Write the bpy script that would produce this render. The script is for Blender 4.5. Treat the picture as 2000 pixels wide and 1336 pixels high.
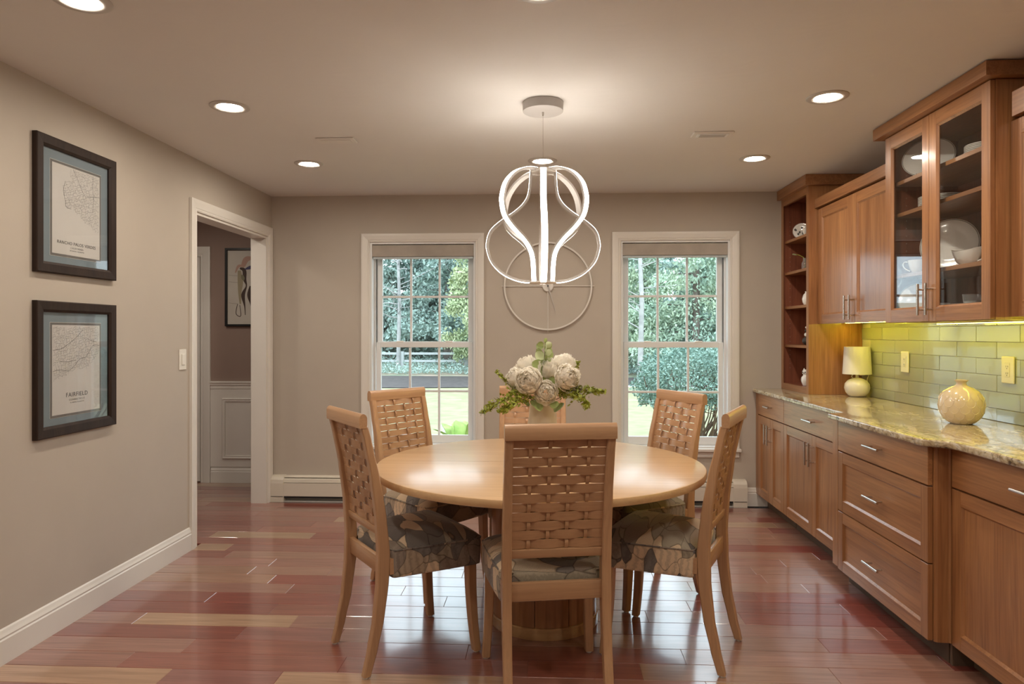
import bpy, bmesh, math, random
import numpy as np
from math import pi, sin, cos, radians as R
from mathutils import Vector, Matrix

for o in list(bpy.data.objects): bpy.data.objects.remove(o, do_unlink=True)
SC = bpy.context.scene
C = SC.collection
random.seed(11)

# ------------------------------------------------------------------ camera
cd = bpy.data.cameras.new('camera'); cam = bpy.data.objects.new('camera', cd); C.objects.link(cam)
cam.location = (0, 0, 1.337); cam.rotation_euler = (pi/2, 0, 0.049)
cd.sensor_fit = 'HORIZONTAL'; cd.sensor_width = 36.0; cd.lens = 1343.5*36/2000; cd.shift_y = -0.008
cd.clip_start = 0.05; cd.clip_end = 300
SC.camera = cam

# ------------------------------------------------------------------ sky (even overcast) and exposure
W = bpy.data.worlds.new('overcast'); SC.world = W; W.use_nodes = True
bgn = W.node_tree.nodes['Background']; bgn.inputs[0].default_value = (0.80, 0.93, 1.0, 1); bgn.inputs[1].default_value = 2.9
SC.view_settings.view_transform = 'Standard'; SC.view_settings.look = 'None'
SC.view_settings.exposure = 0.66; SC.view_settings.gamma = 1.0; SC.view_settings.use_curve_mapping = False
CAN_L = 150.0        # recessed lamp lens radiance
RIB_L = 14.0         # pendant light strip radiance
LED_L = 31.0         # under cabinet strip radiance

# ------------------------------------------------------------------ materials
MATS = {}
class NT:
    def __init__(s, name):
        s.m = bpy.data.materials.new(name); s.m.use_nodes = True
        s.t = s.m.node_tree; s.n = s.t.nodes; s.p = s.n['Principled BSDF']; s.out = s.n['Material Output']
        MATS[name] = s.m
    def add(s, typ, **kw):
        n = s.n.new(typ)
        for k, v in kw.items(): setattr(n, k, v)
        return n
    def link(s, a, b): s.t.links.new(a, b)
    def set(s, **kw):
        for k, v in kw.items():
            k = k.replace('_', ' ')
            s.p.inputs[k].default_value = v
        return s
    def coord(s, scale=(1, 1, 1), rnd=0.0, kind='Object'):
        tc = s.add('ShaderNodeTexCoord'); mp = s.add('ShaderNodeMapping'); mp.inputs['Scale'].default_value = scale
        if rnd:
            oi = s.add('ShaderNodeObjectInfo'); mm = s.add('ShaderNodeVectorMath', operation='SCALE')
            cx = s.add('ShaderNodeCombineXYZ')
            for i in range(3): s.link(oi.outputs['Random'], cx.inputs[i])
            s.link(cx.outputs[0], mm.inputs[0]); mm.inputs['Scale'].default_value = rnd
            ad = s.add('ShaderNodeVectorMath', operation='ADD')
            s.link(tc.outputs[kind], ad.inputs[0]); s.link(mm.outputs[0], ad.inputs[1]); s.link(ad.outputs[0], mp.inputs[0])
        else:
            s.link(tc.outputs[kind], mp.inputs[0])
        return mp.outputs[0]
    def noise(s, vec, scale, detail=3, dist=0.0, rough=0.5):
        n = s.add('ShaderNodeTexNoise'); n.inputs['Scale'].default_value = scale; n.inputs['Detail'].default_value = detail
        n.inputs['Distortion'].default_value = dist; n.inputs['Roughness'].default_value = rough
        s.link(vec, n.inputs['Vector']); return n.outputs['Fac']
    def ramp(s, fac, stops, interp='LINEAR'):
        r = s.add('ShaderNodeValToRGB'); r.color_ramp.interpolation = interp
        e = r.color_ramp.elements
        while len(e) < len(stops): e.new(0.5)
        for i, (p, c) in enumerate(stops): e[i].position = p; e[i].color = (*c, 1)
        s.link(fac, r.inputs[0]); return r.outputs[0]
    def mix(s, fac, a, b, blend='MIX'):
        m = s.add('ShaderNodeMix', data_type='RGBA', blend_type=blend)
        if isinstance(fac, (int, float)): m.inputs[0].default_value = fac
        else: s.link(fac, m.inputs[0])
        for sock, v in ((m.inputs[6], a), (m.inputs[7], b)):
            if isinstance(v, tuple): sock.default_value = (*v, 1)
            else: s.link(v, sock)
        return m.outputs[2]
    def bump(s, h, strength=0.2, dist=0.01):
        b = s.add('ShaderNodeBump'); b.inputs['Strength'].default_value = strength; b.inputs['Distance'].default_value = dist
        s.link(h, b.inputs['Height']); s.link(b.outputs[0], s.p.inputs['Normal']); return b
    def color(s, c): s.link(c, s.p.inputs['Base Color'])

def plain(name, col, rough=0.5, metal=0.0, coat=0.0, bump=0.0, bscale=200, var=0.04, spec=0.5):
    t = NT(name); t.set(Roughness=rough, Metallic=metal, Coat_Weight=coat, Specular_IOR_Level=spec)
    v = t.coord((1, 1, 1), rnd=3.0)
    f = t.noise(v, 6, 3)
    a = tuple(c*(1-var) for c in col); b = tuple(min(1, c*(1+var)) for c in col)
    t.color(t.ramp(f, [(0.3, a), (0.7, b)]))
    if bump: t.bump(t.noise(v, bscale, 2), bump, 0.002)
    return t.m

def wood(name, c1, c2, axis='Z', rough=0.35, coat=0.3, cr=0.12, vary=0.12, grain=1.0):
    t = NT(name); t.set(Roughness=rough, Coat_Weight=coat, Coat_Roughness=cr)
    sc = {'X': (0.9, 14, 14), 'Y': (14, 0.9, 14), 'Z': (14, 14, 0.9)}[axis]
    v = t.coord(sc, rnd=4.0)
    n1 = t.noise(v, 1.3, 5, 1.2, 0.6)
    base = t.ramp(n1, [(0.28, c1), (0.5, tuple((a+b)/2 for a, b in zip(c1, c2))), (0.74, c2)])
    sc2 = tuple(s*9 if s > 2 else s*4 for s in sc)
    v2 = t.coord(sc2, rnd=4.0)
    n2 = t.noise(v2, 1.0, 3, 0.3)
    dark = t.ramp(n2, [(0.3, (1-0.22*grain,)*3), (0.55, (1, 1, 1))])
    col = t.mix(1.0, base, dark, 'MULTIPLY')
    oi = t.add('ShaderNodeObjectInfo')
    br = t.ramp(oi.outputs['Random'], [(0, (1-vary, 1-vary*1.2, 1-vary*1.3)), (1, (1+vary*0.6,)*3)])
    t.color(t.mix(1.0, col, br, 'MULTIPLY'))
    t.bump(n2, 0.06, 0.001)
    return t.m

def emis(name, col, strength):
    t = NT(name); t.set(Base_Color=(*col, 1), Emission_Color=(*col, 1), Emission_Strength=strength, Roughness=0.5)
    return t.m

def pane_glass(name, tint=(1, 1, 1), ior=1.5):
    t = NT(name); n = t.n; n.remove(t.p)
    tr = t.add('ShaderNodeBsdfTransparent'); tr.inputs[0].default_value = (*tint, 1)
    gl = t.add('ShaderNodeBsdfGlossy'); gl.inputs['Roughness'].default_value = 0.01
    lw = t.add('ShaderNodeLayerWeight'); lw.inputs['Blend'].default_value = 0.5   # Facing = 1-|cos|, the same from both sides
    pw = t.add('ShaderNodeMath', operation='POWER'); pw.inputs[1].default_value = 5.0; t.link(lw.outputs['Facing'], pw.inputs[0])
    f0 = ((ior-1)/(ior+1))**2
    fr = t.add('ShaderNodeMath', operation='MULTIPLY_ADD'); fr.inputs[1].default_value = 1-f0; fr.inputs[2].default_value = f0; t.link(pw.outputs[0], fr.inputs[0])
    mx = t.add('ShaderNodeMixShader'); t.link(fr.outputs[0], mx.inputs[0]); t.link(tr.outputs[0], mx.inputs[1]); t.link(gl.outputs[0], mx.inputs[2])
    t.link(mx.outputs[0], t.out.inputs[0]); return t.m

plain('wall_paint', (0.50, 0.445, 0.38), 0.75, bump=0.05, bscale=260, var=0.015)
plain('hall_paint', (0.30, 0.215, 0.18), 0.75, bump=0.05, bscale=260, var=0.015)
plain('trim_paint', (0.76, 0.73, 0.68), 0.38, var=0.01)
plain('sash_paint', (0.80, 0.81, 0.81), 0.32, var=0.01)
plain('heater_paint', (0.70, 0.65, 0.56), 0.4, var=0.015)
def ceiling_mat():
    t = NT('ceiling_paint'); t.set(Roughness=0.8)
    v = t.coord((1, 1, 1)); t.color(t.ramp(t.noise(v, 2, 2), [(0.3, (0.745, 0.722, 0.69)), (0.7, (0.765, 0.742, 0.71))]))
    w = t.add('ShaderNodeTexWave', wave_type='RINGS', rings_direction='SPHERICAL'); w.inputs['Scale'].default_value = 6
    w.inputs['Distortion'].default_value = 9; w.inputs['Detail'].default_value = 3; t.link(v, w.inputs['Vector'])
    t.bump(w.outputs['Fac'], 0.07, 0.004)
ceiling_mat()
wood('cherry_upright', (0.275, 0.110, 0.040), (0.465, 0.222, 0.088), 'Z', 0.36, 0.35, 0.16)
wood('cherry_level', (0.275, 0.110, 0.040), (0.465, 0.222, 0.088), 'Y', 0.36, 0.35, 0.16)
wood('cherry_across', (0.30, 0.112, 0.045), (0.44, 0.19, 0.08), 'X', 0.36, 0.35, 0.16)
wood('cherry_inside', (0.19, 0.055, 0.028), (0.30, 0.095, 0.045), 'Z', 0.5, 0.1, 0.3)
wood('maple_post', (0.48, 0.275, 0.145), (0.58, 0.35, 0.195), 'Z', 0.34, 0.25, 0.2, 0.06, 0.5)
wood('maple_rail', (0.48, 0.275, 0.145), (0.58, 0.35, 0.195), 'X', 0.34, 0.25, 0.2, 0.06, 0.5)
wood('maple_slat', (0.46, 0.255, 0.132), (0.56, 0.33, 0.18), 'X', 0.4, 0.15, 0.3, 0.07, 0.5)
wood('table_top', (0.56, 0.345, 0.17), (0.64, 0.425, 0.225), 'X', 0.33, 0.36, 0.16, 0.03, 0.4)
wood('table_drum', (0.36, 0.16, 0.065), (0.50, 0.245, 0.105), 'Z', 0.32, 0.35, 0.15, 0.08, 0.7)
wood('table_rim', (0.54, 0.31, 0.14), (0.62, 0.38, 0.18), 'X', 0.3, 0.5, 0.1, 0.05, 0.5)
wood('frame_dark', (0.020, 0.011, 0.008), (0.042, 0.024, 0.017), 'Z', 0.55, 0.0, 0.2); MATS['frame_dark'].node_tree.nodes['Principled BSDF'].inputs['Specular IOR Level'].default_value = 0.25
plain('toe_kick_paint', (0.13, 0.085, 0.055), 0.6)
plain('groove_dark', (0.05, 0.018, 0.01), 0.6)
plain('steel', (0.62, 0.59, 0.55), 0.27, 1.0, var=0.02)
plain('black_metal', (0.015, 0.015, 0.016), 0.4)
plain('fin_dark', (0.025, 0.027, 0.03), 0.5)
plain('white_metal', (0.74, 0.71, 0.66), 0.4, var=0.01)
plain('trim_metal', (0.56, 0.53, 0.49), 0.45, var=0.01)
plain('grey_metal', (0.50, 0.47, 0.44), 0.45, var=0.02)
plain('plastic_white', (0.80, 0.77, 0.70), 0.35, var=0.01)
plain('plastic_cream', (0.80, 0.74, 0.56), 0.3, var=0.01)
plain('pin_metal', (0.30, 0.22, 0.17), 0.4)
plain('slot_dark', (0.03, 0.028, 0.025), 0.5)
plain('porcelain', (0.90, 0.875, 0.82), 0.12, 0, 0.6, var=0.01)
plain('porcelain_band', (0.30, 0.27, 0.24), 0.2, 0, 0.5, var=0.05)
plain('lamp_ceramic', (0.82, 0.76, 0.62), 0.35, 0, 0.2, bump=0.02, bscale=40)
plain('vase_glaze', (0.72, 0.58, 0.38), 0.14, 0, 0.8, var=0.03)
plain('vase_ridge', (0.80, 0.68, 0.48), 0.2, 0, 0.6, var=0.02)
plain('shade_linen', (0.86, 0.82, 0.70), 0.8, bump=0.1, bscale=500)
plain('cord_white', (0.78, 0.72, 0.62), 0.5)
plain('blind_fabric', (0.42, 0.375, 0.325), 0.85, bump=0.6, bscale=130, var=0.12)
plain('blind_bar', (0.55, 0.60, 0.62), 0.4)
plain('paper', (0.68, 0.64, 0.59), 0.6, var=0.01)
plain('paper_ink', (0.20, 0.19, 0.18), 0.7)
plain('text_ink', (0.03, 0.028, 0.027), 0.6)
plain('text_grey', (0.22, 0.21, 0.20), 0.6)
plain('mat_blue', (0.215, 0.265, 0.29), 0.7, bump=0.05, bscale=300)
plain('mat_brown', (0.17, 0.155, 0.14), 0.7)
plain('mat_white', (0.75, 0.73, 0.70), 0.7)
plain('art_paper', (0.56, 0.52, 0.46), 0.6)
plain('art_brown', (0.055, 0.03, 0.022), 0.6); plain('art_tan', (0.34, 0.29, 0.19), 0.6); plain('art_pink', (0.45, 0.28, 0.22), 0.6)
plain('art_blue', (0.06, 0.055, 0.13), 0.6); plain('art_line', (0.30, 0.27, 0.23), 0.6); plain('art_green', (0.20, 0.19, 0.11), 0.6)
plain('bouquet_vase', (0.66, 0.58, 0.46), 0.5, bump=0.15, bscale=25, var=0.08)
def petal_mat():
    t = NT('petal'); t.n.remove(t.p); v = t.coord((1, 1, 1), rnd=3.0); c = t.ramp(t.noise(v, 20, 2), [(0.3, (0.90, 0.85, 0.75)), (0.7, (0.94, 0.90, 0.82))])
    d = t.add('ShaderNodeBsdfDiffuse'); tl = t.add('ShaderNodeBsdfTranslucent'); t.link(c, d.inputs[0]); t.link(c, tl.inputs[0])
    m = t.add('ShaderNodeMixShader'); m.inputs[0].default_value = 0.42; t.link(d.outputs[0], m.inputs[1]); t.link(tl.outputs[0], m.inputs[2]); t.link(m.outputs[0], t.out.inputs[0])
petal_mat()
plain('leaf_round', (0.36, 0.44, 0.16), 0.5, var=0.25)
plain('leaf_pale', (0.52, 0.58, 0.32), 0.5, var=0.2)
plain('sprig_green', (0.30, 0.34, 0.045), 0.55, var=0.35)
plain('twig', (0.10, 0.06, 0.035), 0.7)
plain('ornament_dark', (0.05, 0.045, 0.04), 0.5)
plain('grout', (0.60, 0.56, 0.44), 0.8)
plain('outside_wall', (0.45, 0.43, 0.42), 0.8)
emis('lamp_lens', (1.0, 0.89, 0.75), CAN_L)
emis('ribbon_light', (1.0, 0.93, 0.84), RIB_L)
emis('led_yellow', (1.0, 0.88, 0.06), LED_L)
pane_glass('window_glass', (0.97, 0.99, 1.0), 1.45)
pane_glass('cabinet_glass', (0.93, 0.94, 0.94), 1.55)
pane_glass('picture_glass', (0.96, 0.97, 0.98), 1.45)
t = NT('clear_glass'); t.set(Base_Color=(0.95, 0.97, 0.97, 1), Roughness=0.02, Transmission_Weight=0.9, IOR=1.3)

def board_mat():
    t = NT('floor_board'); t.set(Roughness=0.30, Coat_Weight=1.0, Coat_Roughness=0.12, Coat_IOR=1.62, Specular_IOR_Level=0.5)
    oi = t.add('ShaderNodeObjectInfo')
    v = t.coord((1.0, 16, 16), rnd=20.0); n1 = t.noise(v, 1.4, 5, 1.0, 0.6)
    g = t.ramp(n1, [(0.25, (0.72, 0.66, 0.62)), (0.75, (1.18, 1.16, 1.15))])
    v2 = t.coord((5, 130, 130), rnd=20.0); n2 = t.noise(v2, 1.0, 2)
    g2 = t.ramp(n2, [(0.32, (0.80, 0.78, 0.76)), (0.55, (1, 1, 1))])
    t.color(t.mix(1.0, t.mix(1.0, oi.outputs['Color'], g, 'MULTIPLY'), g2, 'MULTIPLY'))
    v3 = t.coord((1.5, 5, 1), rnd=20.0); n3 = t.noise(v3, 2.0, 2)
    b = t.bump(n3, 0.05, 0.01); t.link(b.outputs[0], t.p.inputs['Coat Normal'])
board_mat()

def granite_mat():
    t = NT('granite'); t.set(Roughness=0.12, Coat_Weight=0.4, Coat_Roughness=0.05)
    v = t.coord((1, 1, 1)); vs = t.coord((9, 3.2, 9))
    n1 = t.noise(vs, 2.2, 6, 1.6, 0.65)
    base = t.ramp(n1, [(0.28, (0.10, 0.065, 0.04)), (0.40, (0.34, 0.25, 0.15)), (0.50, (0.52, 0.43, 0.28)), (0.62, (0.60, 0.55, 0.46)), (0.74, (0.24, 0.16, 0.10))])
    vo = t.add('ShaderNodeTexVoronoi', feature='F1'); vo.inputs['Scale'].default_value = 85; t.link(v, vo.inputs['Vector'])
    sp = t.ramp(vo.outputs['Color'], [(0.0, (0.30, 0.26, 0.22)), (0.28, (0.88, 0.85, 0.80)), (1.0, (1.12, 1.1, 1.06))])
    c = t.mix(0.85, base, sp, 'MULTIPLY')
    n3 = t.noise(v, 26, 5, 0.8, 0.7)
    dk = t.ramp(n3, [(0.34, (0.14, 0.11, 0.09)), (0.45, (1, 1, 1))])
    t.color(t.mix(0.9, c, dk, 'MULTIPLY'))
granite_mat()

def tile_mat():
    t = NT('glass_tile'); t.set(Roughness=0.10, Coat_Weight=1.0, Coat_Roughness=0.02, Coat_IOR=1.5)
    v = t.coord((1, 1, 1), rnd=5.0)
    oi = t.add('ShaderNodeObjectInfo')
    c = t.ramp(oi.outputs['Random'], [(0, (0.36, 0.375, 0.265)), (1, (0.43, 0.44, 0.32))])
    t.color(c)
    b = t.bump(t.noise(v, 9, 2), 0.05, 0.01); t.link(b.outputs[0], t.p.inputs['Coat Normal'])
tile_mat()

def fabric_mat():
    t = NT('seat_fabric'); t.set(Roughness=0.9, Sheen_Weight=0.3)
    v = t.coord((3.4, 8.5, 6.0), rnd=7.0)
    nz = t.add('ShaderNodeTexNoise'); nz.inputs['Scale'].default_value = 1.1; nz.inputs['Detail'].default_value = 1; t.link(v, nz.inputs['Vector'])
    sc = t.add('ShaderNodeVectorMath', operation='SCALE'); sc.inputs['Scale'].default_value = 1.1; t.link(nz.outputs['Color'], sc.inputs[0])
    ad = t.add('ShaderNodeVectorMath', operation='ADD'); t.link(v, ad.inputs[0]); t.link(sc.outputs[0], ad.inputs[1])
    rot = t.add('ShaderNodeMapping'); rot.inputs['Rotation'].default_value = (0.2, 0.3, 0.5); t.link(ad.outputs[0], rot.inputs[0])
    vo = t.add('ShaderNodeTexVoronoi', feature='F1'); vo.inputs['Scale'].default_value = 1.75; t.link(rot.outputs[0], vo.inputs['Vector'])
    ve = t.add('ShaderNodeTexVoronoi', feature='DISTANCE_TO_EDGE'); ve.inputs['Scale'].default_value = 1.75; t.link(rot.outputs[0], ve.inputs['Vector'])
    sp = t.add('ShaderNodeSeparateColor'); t.link(vo.outputs['Color'], sp.inputs[0])
    col = t.ramp(sp.outputs[0], [(0.0, (0.16, 0.14, 0.13)), (0.20, (0.30, 0.245, 0.20)), (0.40, (0.76, 0.60, 0.42)), (0.56, (0.20, 0.18, 0.165)),
                                 (0.72, (0.38, 0.33, 0.25)), (0.86, (0.46, 0.37, 0.27))], 'CONSTANT')
    wv = t.coord((1, 1, 1)); a = t.noise(wv, 10, 2)
    m1 = t.add('ShaderNodeTexWave', bands_direction='X'); m1.inputs['Scale'].default_value = 95; m1.inputs['Distortion'].default_value = 3; m1.inputs['Detail'].default_value = 2; t.link(wv, m1.inputs['Vector'])
    m2 = t.add('ShaderNodeTexWave', bands_direction='Y'); m2.inputs['Scale'].default_value = 95; m2.inputs['Distortion'].default_value = 3; m2.inputs['Detail'].default_value = 2; t.link(wv, m2.inputs['Vector'])
    mm = t.add('ShaderNodeMath', operation='MULTIPLY'); t.link(m1.outputs['Fac'], mm.inputs[0]); t.link(m2.outputs['Fac'], mm.inputs[1])
    wc = t.ramp(mm.outputs[0], [(0.05, (0.78, 0.77, 0.76)), (0.5, (1.15, 1.13, 1.1))])
    col = t.mix(1.0, col, wc, 'MULTIPLY')
    ed = t.ramp(ve.outputs['Distance'], [(0.0, (0.30, 0.28, 0.27)), (0.035, (1, 1, 1))])
    t.color(t.mix(0.9, col, ed, 'MULTIPLY'))
    t.bump(mm.outputs[0], 0.15, 0.001)
fabric_mat()

def leafy(name, a, b, scale=1.5):
    t = NT(name); t.set(Roughness=0.7, Specular_IOR_Level=0.2)
    v = t.coord((1, 1, 1), rnd=9.0); t.color(t.ramp(t.noise(v, scale, 3), [(0.3, a), (0.7, b)])); return t.m
leafy('conifer_leaf', (0.26, 0.36, 0.33), (0.40, 0.51, 0.45), 0.8)  # tree leaf colours paled and blued to paint in the outdoor haze
leafy('cedar_leaf', (0.32, 0.45, 0.38), (0.50, 0.59, 0.42), 0.7)
leafy('yellow_leaf', (0.36, 0.45, 0.26), (0.50, 0.54, 0.32), 0.9)
leafy('shrub_leaf', (0.16, 0.265, 0.225), (0.31, 0.435, 0.37), 5)
leafy('hosta_leaf', (0.25, 0.42, 0.10), (0.45, 0.58, 0.20), 9)
leafy('hosta_edge', (0.60, 0.66, 0.50), (0.70, 0.74, 0.58), 9)
leafy('lawn_grass', (0.235, 0.235, 0.125), (0.33, 0.315, 0.19), 3.0)
leafy('mulch', (0.055, 0.047, 0.047), (0.10, 0.085, 0.082), 8)
leafy('forest_floor', (0.16, 0.21, 0.14), (0.36, 0.28, 0.22), 0.9)
leafy('bark', (0.10, 0.085, 0.075), (0.20, 0.17, 0.15), 6)
leafy('bark_pale', (0.26, 0.26, 0.26), (0.42, 0.41, 0.40), 4)
plain('fence_white', (0.72, 0.73, 0.74), 0.6); plain('fence_grey', (0.40, 0.42, 0.42), 0.7); plain('house_siding', (0.36, 0.37, 0.40), 0.7); plain('house_roof', (0.20, 0.19, 0.19), 0.8); plain('house_pane', (0.12, 0.15, 0.18), 0.2)

# ------------------------------------------------------------------ mesh helpers
def box(bm, x0, x1, y0, y1, z0, z1, bev=0.0, seg=1):
    vs = [bm.verts.new((x, y, z)) for x in (x0, x1) for y in (y0, y1) for z in (z0, z1)]
    f = [(0, 1, 3, 2), (4, 6, 7, 5), (0, 4, 5, 1), (2, 3, 7, 6), (0, 2, 6, 4), (1, 5, 7, 3)]
    fs = [bm.faces.new([vs[i] for i in q]) for q in f]
    if bev:
        es = list({e for q in fs for e in q.edges})
        bmesh.ops.bevel(bm, geom=es, offset=bev, segments=seg, affect='EDGES', profile=0.5)
    return bm
def B(*a, **k): return box(bmesh.new(), *a, **k)
def lathe(bm, prof, n=32, c=(0, 0, 0), cap=True):
    rings = []
    for r, z in prof:
        if r < 1e-6: rings.append([bm.verts.new((c[0], c[1], c[2]+z))])
        else: rings.append([bm.verts.new((c[0]+r*cos(2*pi*i/n), c[1]+r*sin(2*pi*i/n), c[2]+z)) for i in range(n)])
    for a, b in zip(rings, rings[1:]):
        for i in range(n):
            j = (i+1) % n
            if len(a) == 1 and len(b) == 1: continue
            if len(a) == 1: bm.faces.new([a[0], b[j], b[i]])
            elif len(b) == 1: bm.faces.new([a[i], a[j], b[0]])
            else: bm.faces.new([a[i], a[j], b[j], b[i]])
    return bm
def tube(bm, pts, r, n=8, closed=False):
    pts = [Vector(p) for p in pts]; rings = []; m = len(pts)
    rr = r if isinstance(r, (list, tuple)) else [r]*m
    up = None
    for i, p in enumerate(pts):
        if closed: d = pts[(i+1) % m]-pts[i-1]
        else: d = pts[min(i+1, m-1)]-pts[max(i-1, 0)]
        d.normalize()
        if up is None:
            up = Vector((0, 0, 1)) if abs(d.z) < 0.9 else Vector((1, 0, 0))
        s = d.cross(up)
        if s.length < 1e-5: s = d.cross(Vector((0.3, 1, 0.2)))
        s.normalize(); u = s.cross(d).normalized(); up = u
        rings.append([bm.verts.new(p+rr[i]*(cos(2*pi*k/n)*s+sin(2*pi*k/n)*u)) for k in range(n)])
    for i in range(m if closed else m-1):
        a, b = rings[i], rings[(i+1) % m]
        for k in range(n): bm.faces.new([a[k], a[(k+1) % n], b[(k+1) % n], b[k]])
    if not closed:
        bm.faces.new(rings[0][::-1]); bm.faces.new(rings[-1])
    return bm
def loft(bm, rings, caps=True, closed=False):
    vr = [[bm.verts.new(p) for p in r] for r in rings]; n = len(vr[0])
    for a, b in zip(vr, vr[1:]):
        for k in range(n): bm.faces.new([a[k], a[(k+1) % n], b[(k+1) % n], b[k]])
    if caps: bm.faces.new(vr[0][::-1]); bm.faces.new(vr[-1])
    return bm
def sweep_profile(bm, prof, path_axis, a0, a1):
    # prof: list of 2D points (p,q); axis 'X': (x, p, q); 'Y': (p, y, q); 'Z': (p,q,z)
    def mk(a):
        return [{'X': (a, p, q), 'Y': (p, a, q), 'Z': (p, q, a)}[path_axis] for p, q in prof]
    return loft(bm, [mk(a0), mk(a1)])
def mesh(bm, name, smooth=None):
    bmesh.ops.recalc_face_normals(bm, faces=bm.faces[:])
    me = bpy.data.meshes.new(name); bm.to_mesh(me); bm.free()
    if smooth is not None and len(me.polygons):
        me.shade_smooth()
        if smooth < 180: me.set_sharp_from_angle(angle=R(smooth))
    return me
def obj(name, bm, mat, parent=None, loc=(0, 0, 0), rot=(0, 0, 0), smooth=None, label=None):
    me = bm if isinstance(bm, bpy.types.Mesh) else mesh(bm, name, smooth)
    if len(me.materials) == 0: me.materials.append(MATS[mat])
    o = bpy.data.objects.new(name, me); C.objects.link(o)
    o.location = loc; o.rotation_euler = rot
    if parent: o.parent = parent
    if label: o['label'] = label
    return o
def tag(o, label, cat, group=None):
    o['label'] = label; o['category'] = cat
    if group: o['group'] = group
    return o
def thing(name, label, cat, loc=(0, 0, 0), rz=0, group=None):
    o = bpy.data.objects.new(name, None); C.objects.link(o); o.empty_display_size = 0.05
    o.location = loc; o.rotation_euler = (0, 0, rz); return tag(o, label, cat, group)
def struct(name, bm, mat, parent=None, smooth=None):
    o = obj(name, bm, mat, parent, smooth=smooth)
    if not parent: o['kind'] = 'structure'
    return o
def structroot(name, loc=(0, 0, 0)):
    o = bpy.data.objects.new(name, None); C.objects.link(o); o.location = loc; o['kind'] = 'structure'; o.empty_display_size = 0.05; return o
def copy_tree(o, parent=None):
    c = o.copy(); C.objects.link(c); c.parent = parent
    for ch in o.children: copy_tree(ch, c)
    return c
def catmull(P, n=8):
    out = []
    for i in range(len(P)-1):
        p0 = P[max(i-1, 0)]; p1 = P[i]; p2 = P[i+1]; p3 = P[min(i+2, len(P)-1)]
        for k in range(n):
            t = k/n
            out.append(tuple(0.5*((2*b)+(-a+c)*t+(2*a-5*b+4*c-d)*t*t+(-a+3*b-3*c+d)*t**3) for a, b, c, d in zip(p0, p1, p2, p3)))
    out.append(tuple(P[-1])); return out

# ================================================================== THE SETTING
XL, XR, YB, YR, ZC = -2.201, 2.20, 5.43, -3.0, 2.44
YH = 6.05                                   # far wall of the hall
# ---- floor
fl = struct('floor', B(-5.0, 2.4, -3.1, YH+0.15, -0.12, -0.016), 'floor_board'); fl.color = (0.20, 0.075, 0.05, 1)
PAL = [(0.45, 0.285, 0.185), (0.29, 0.098, 0.072), (0.34, 0.165, 0.13), (0.365, 0.195, 0.145), (0.25, 0.066, 0.050), (0.32, 0.13, 0.105), (0.38, 0.225, 0.16), (0.30, 0.125, 0.11)]
WTS = [0.06, 0.22, 0.2, 0.13, 0.14, 0.13, 0.05, 0.07]
BW = 0.134
frnd = random.Random(5)
bmesh_cache = {}
def board(x0, x1, y, col=None):
    L = round(x1-x0, 3)
    if L < 0.03: return
    if L not in bmesh_cache:
        bmesh_cache[L] = mesh(B(-L/2, L/2, -BW/2+0.0008, BW/2-0.0008, -0.016, 0.0, bev=0.0016), 'floor_board')
    o = obj('floor_board', bmesh_cache[L], 'floor_board', fl, loc=((x0+x1)/2, y, 0))
    c = col or frnd.choices(PAL, WTS)[0]; j = frnd.uniform(0.9, 1.1)
    o.color = (c[0]*j, c[1]*j, c[2]*j, 1)
LIGHT = (0.44, 0.285, 0.185); RED = (0.26, 0.078, 0.058); MAUVE = (0.33, 0.165, 0.13); BRN = (0.37, 0.205, 0.14)
# joints read off the photograph, row by row: row -> list of (x of board end, colour of the board that ends there)
FIX = {}
for (x, y, col) in [(-1.17, 3.17, LIGHT), (-1.54, 4.52, LIGHT), (-1.98, 4.25, LIGHT), (-1.53, 2.9, MAUVE), (-1.36, 3.04, RED), (-1.70, 3.43, RED), (-1.34, 3.58, MAUVE),
                    (-1.49, 3.70, BRN), (-1.66, 3.83, BRN), (1.60, 4.9, LIGHT), (1.17, 3.90, MAUVE), (1.07, 3.53, RED), (0.92, 3.25, MAUVE), (0.74, 3.13, RED)]:
    FIX.setdefault(int((y-2.142)//BW), []).append((x, col))
row = 0; y = 2.142 + BW/2
while y < YH + BW/2:
    yc = y
    in_room = yc < YB - 0.02
    xa = XL+0.005 if in_room else -4.85
    xb = 1.90 if in_room else XL-0.12
    if 4.24 < yc < 5.33: xa = -4.85
    segs = []
    x = xa; fx = sorted(FIX.get(row, []))
    while x < xb - 1e-6:
        L = frnd.choice([0.45, 0.6, 0.75, 0.9, 1.05, 1.2]); col = None
        if x == xa: L = frnd.uniform(0.25, 0.9)
        e = x+L
        for (jx, jc) in fx:
            if x < jx <= e+0.35: e = jx; col = jc; break
        if xb - e < 0.12: e = xb
        e = min(e, xb); board(x, e, yc, col); x = e
    # separate run of boards in the hall beside the dining room wall
    if in_room and not (4.24 < yc < 5.33) and yc > 3.4:
        x = -4.85
        while x < XL-0.125:
            e = min(x+frnd.choice([0.6, 0.9, 1.2]), XL-0.12); board(x, e, yc); x = e
    row += 1; y += BW

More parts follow.
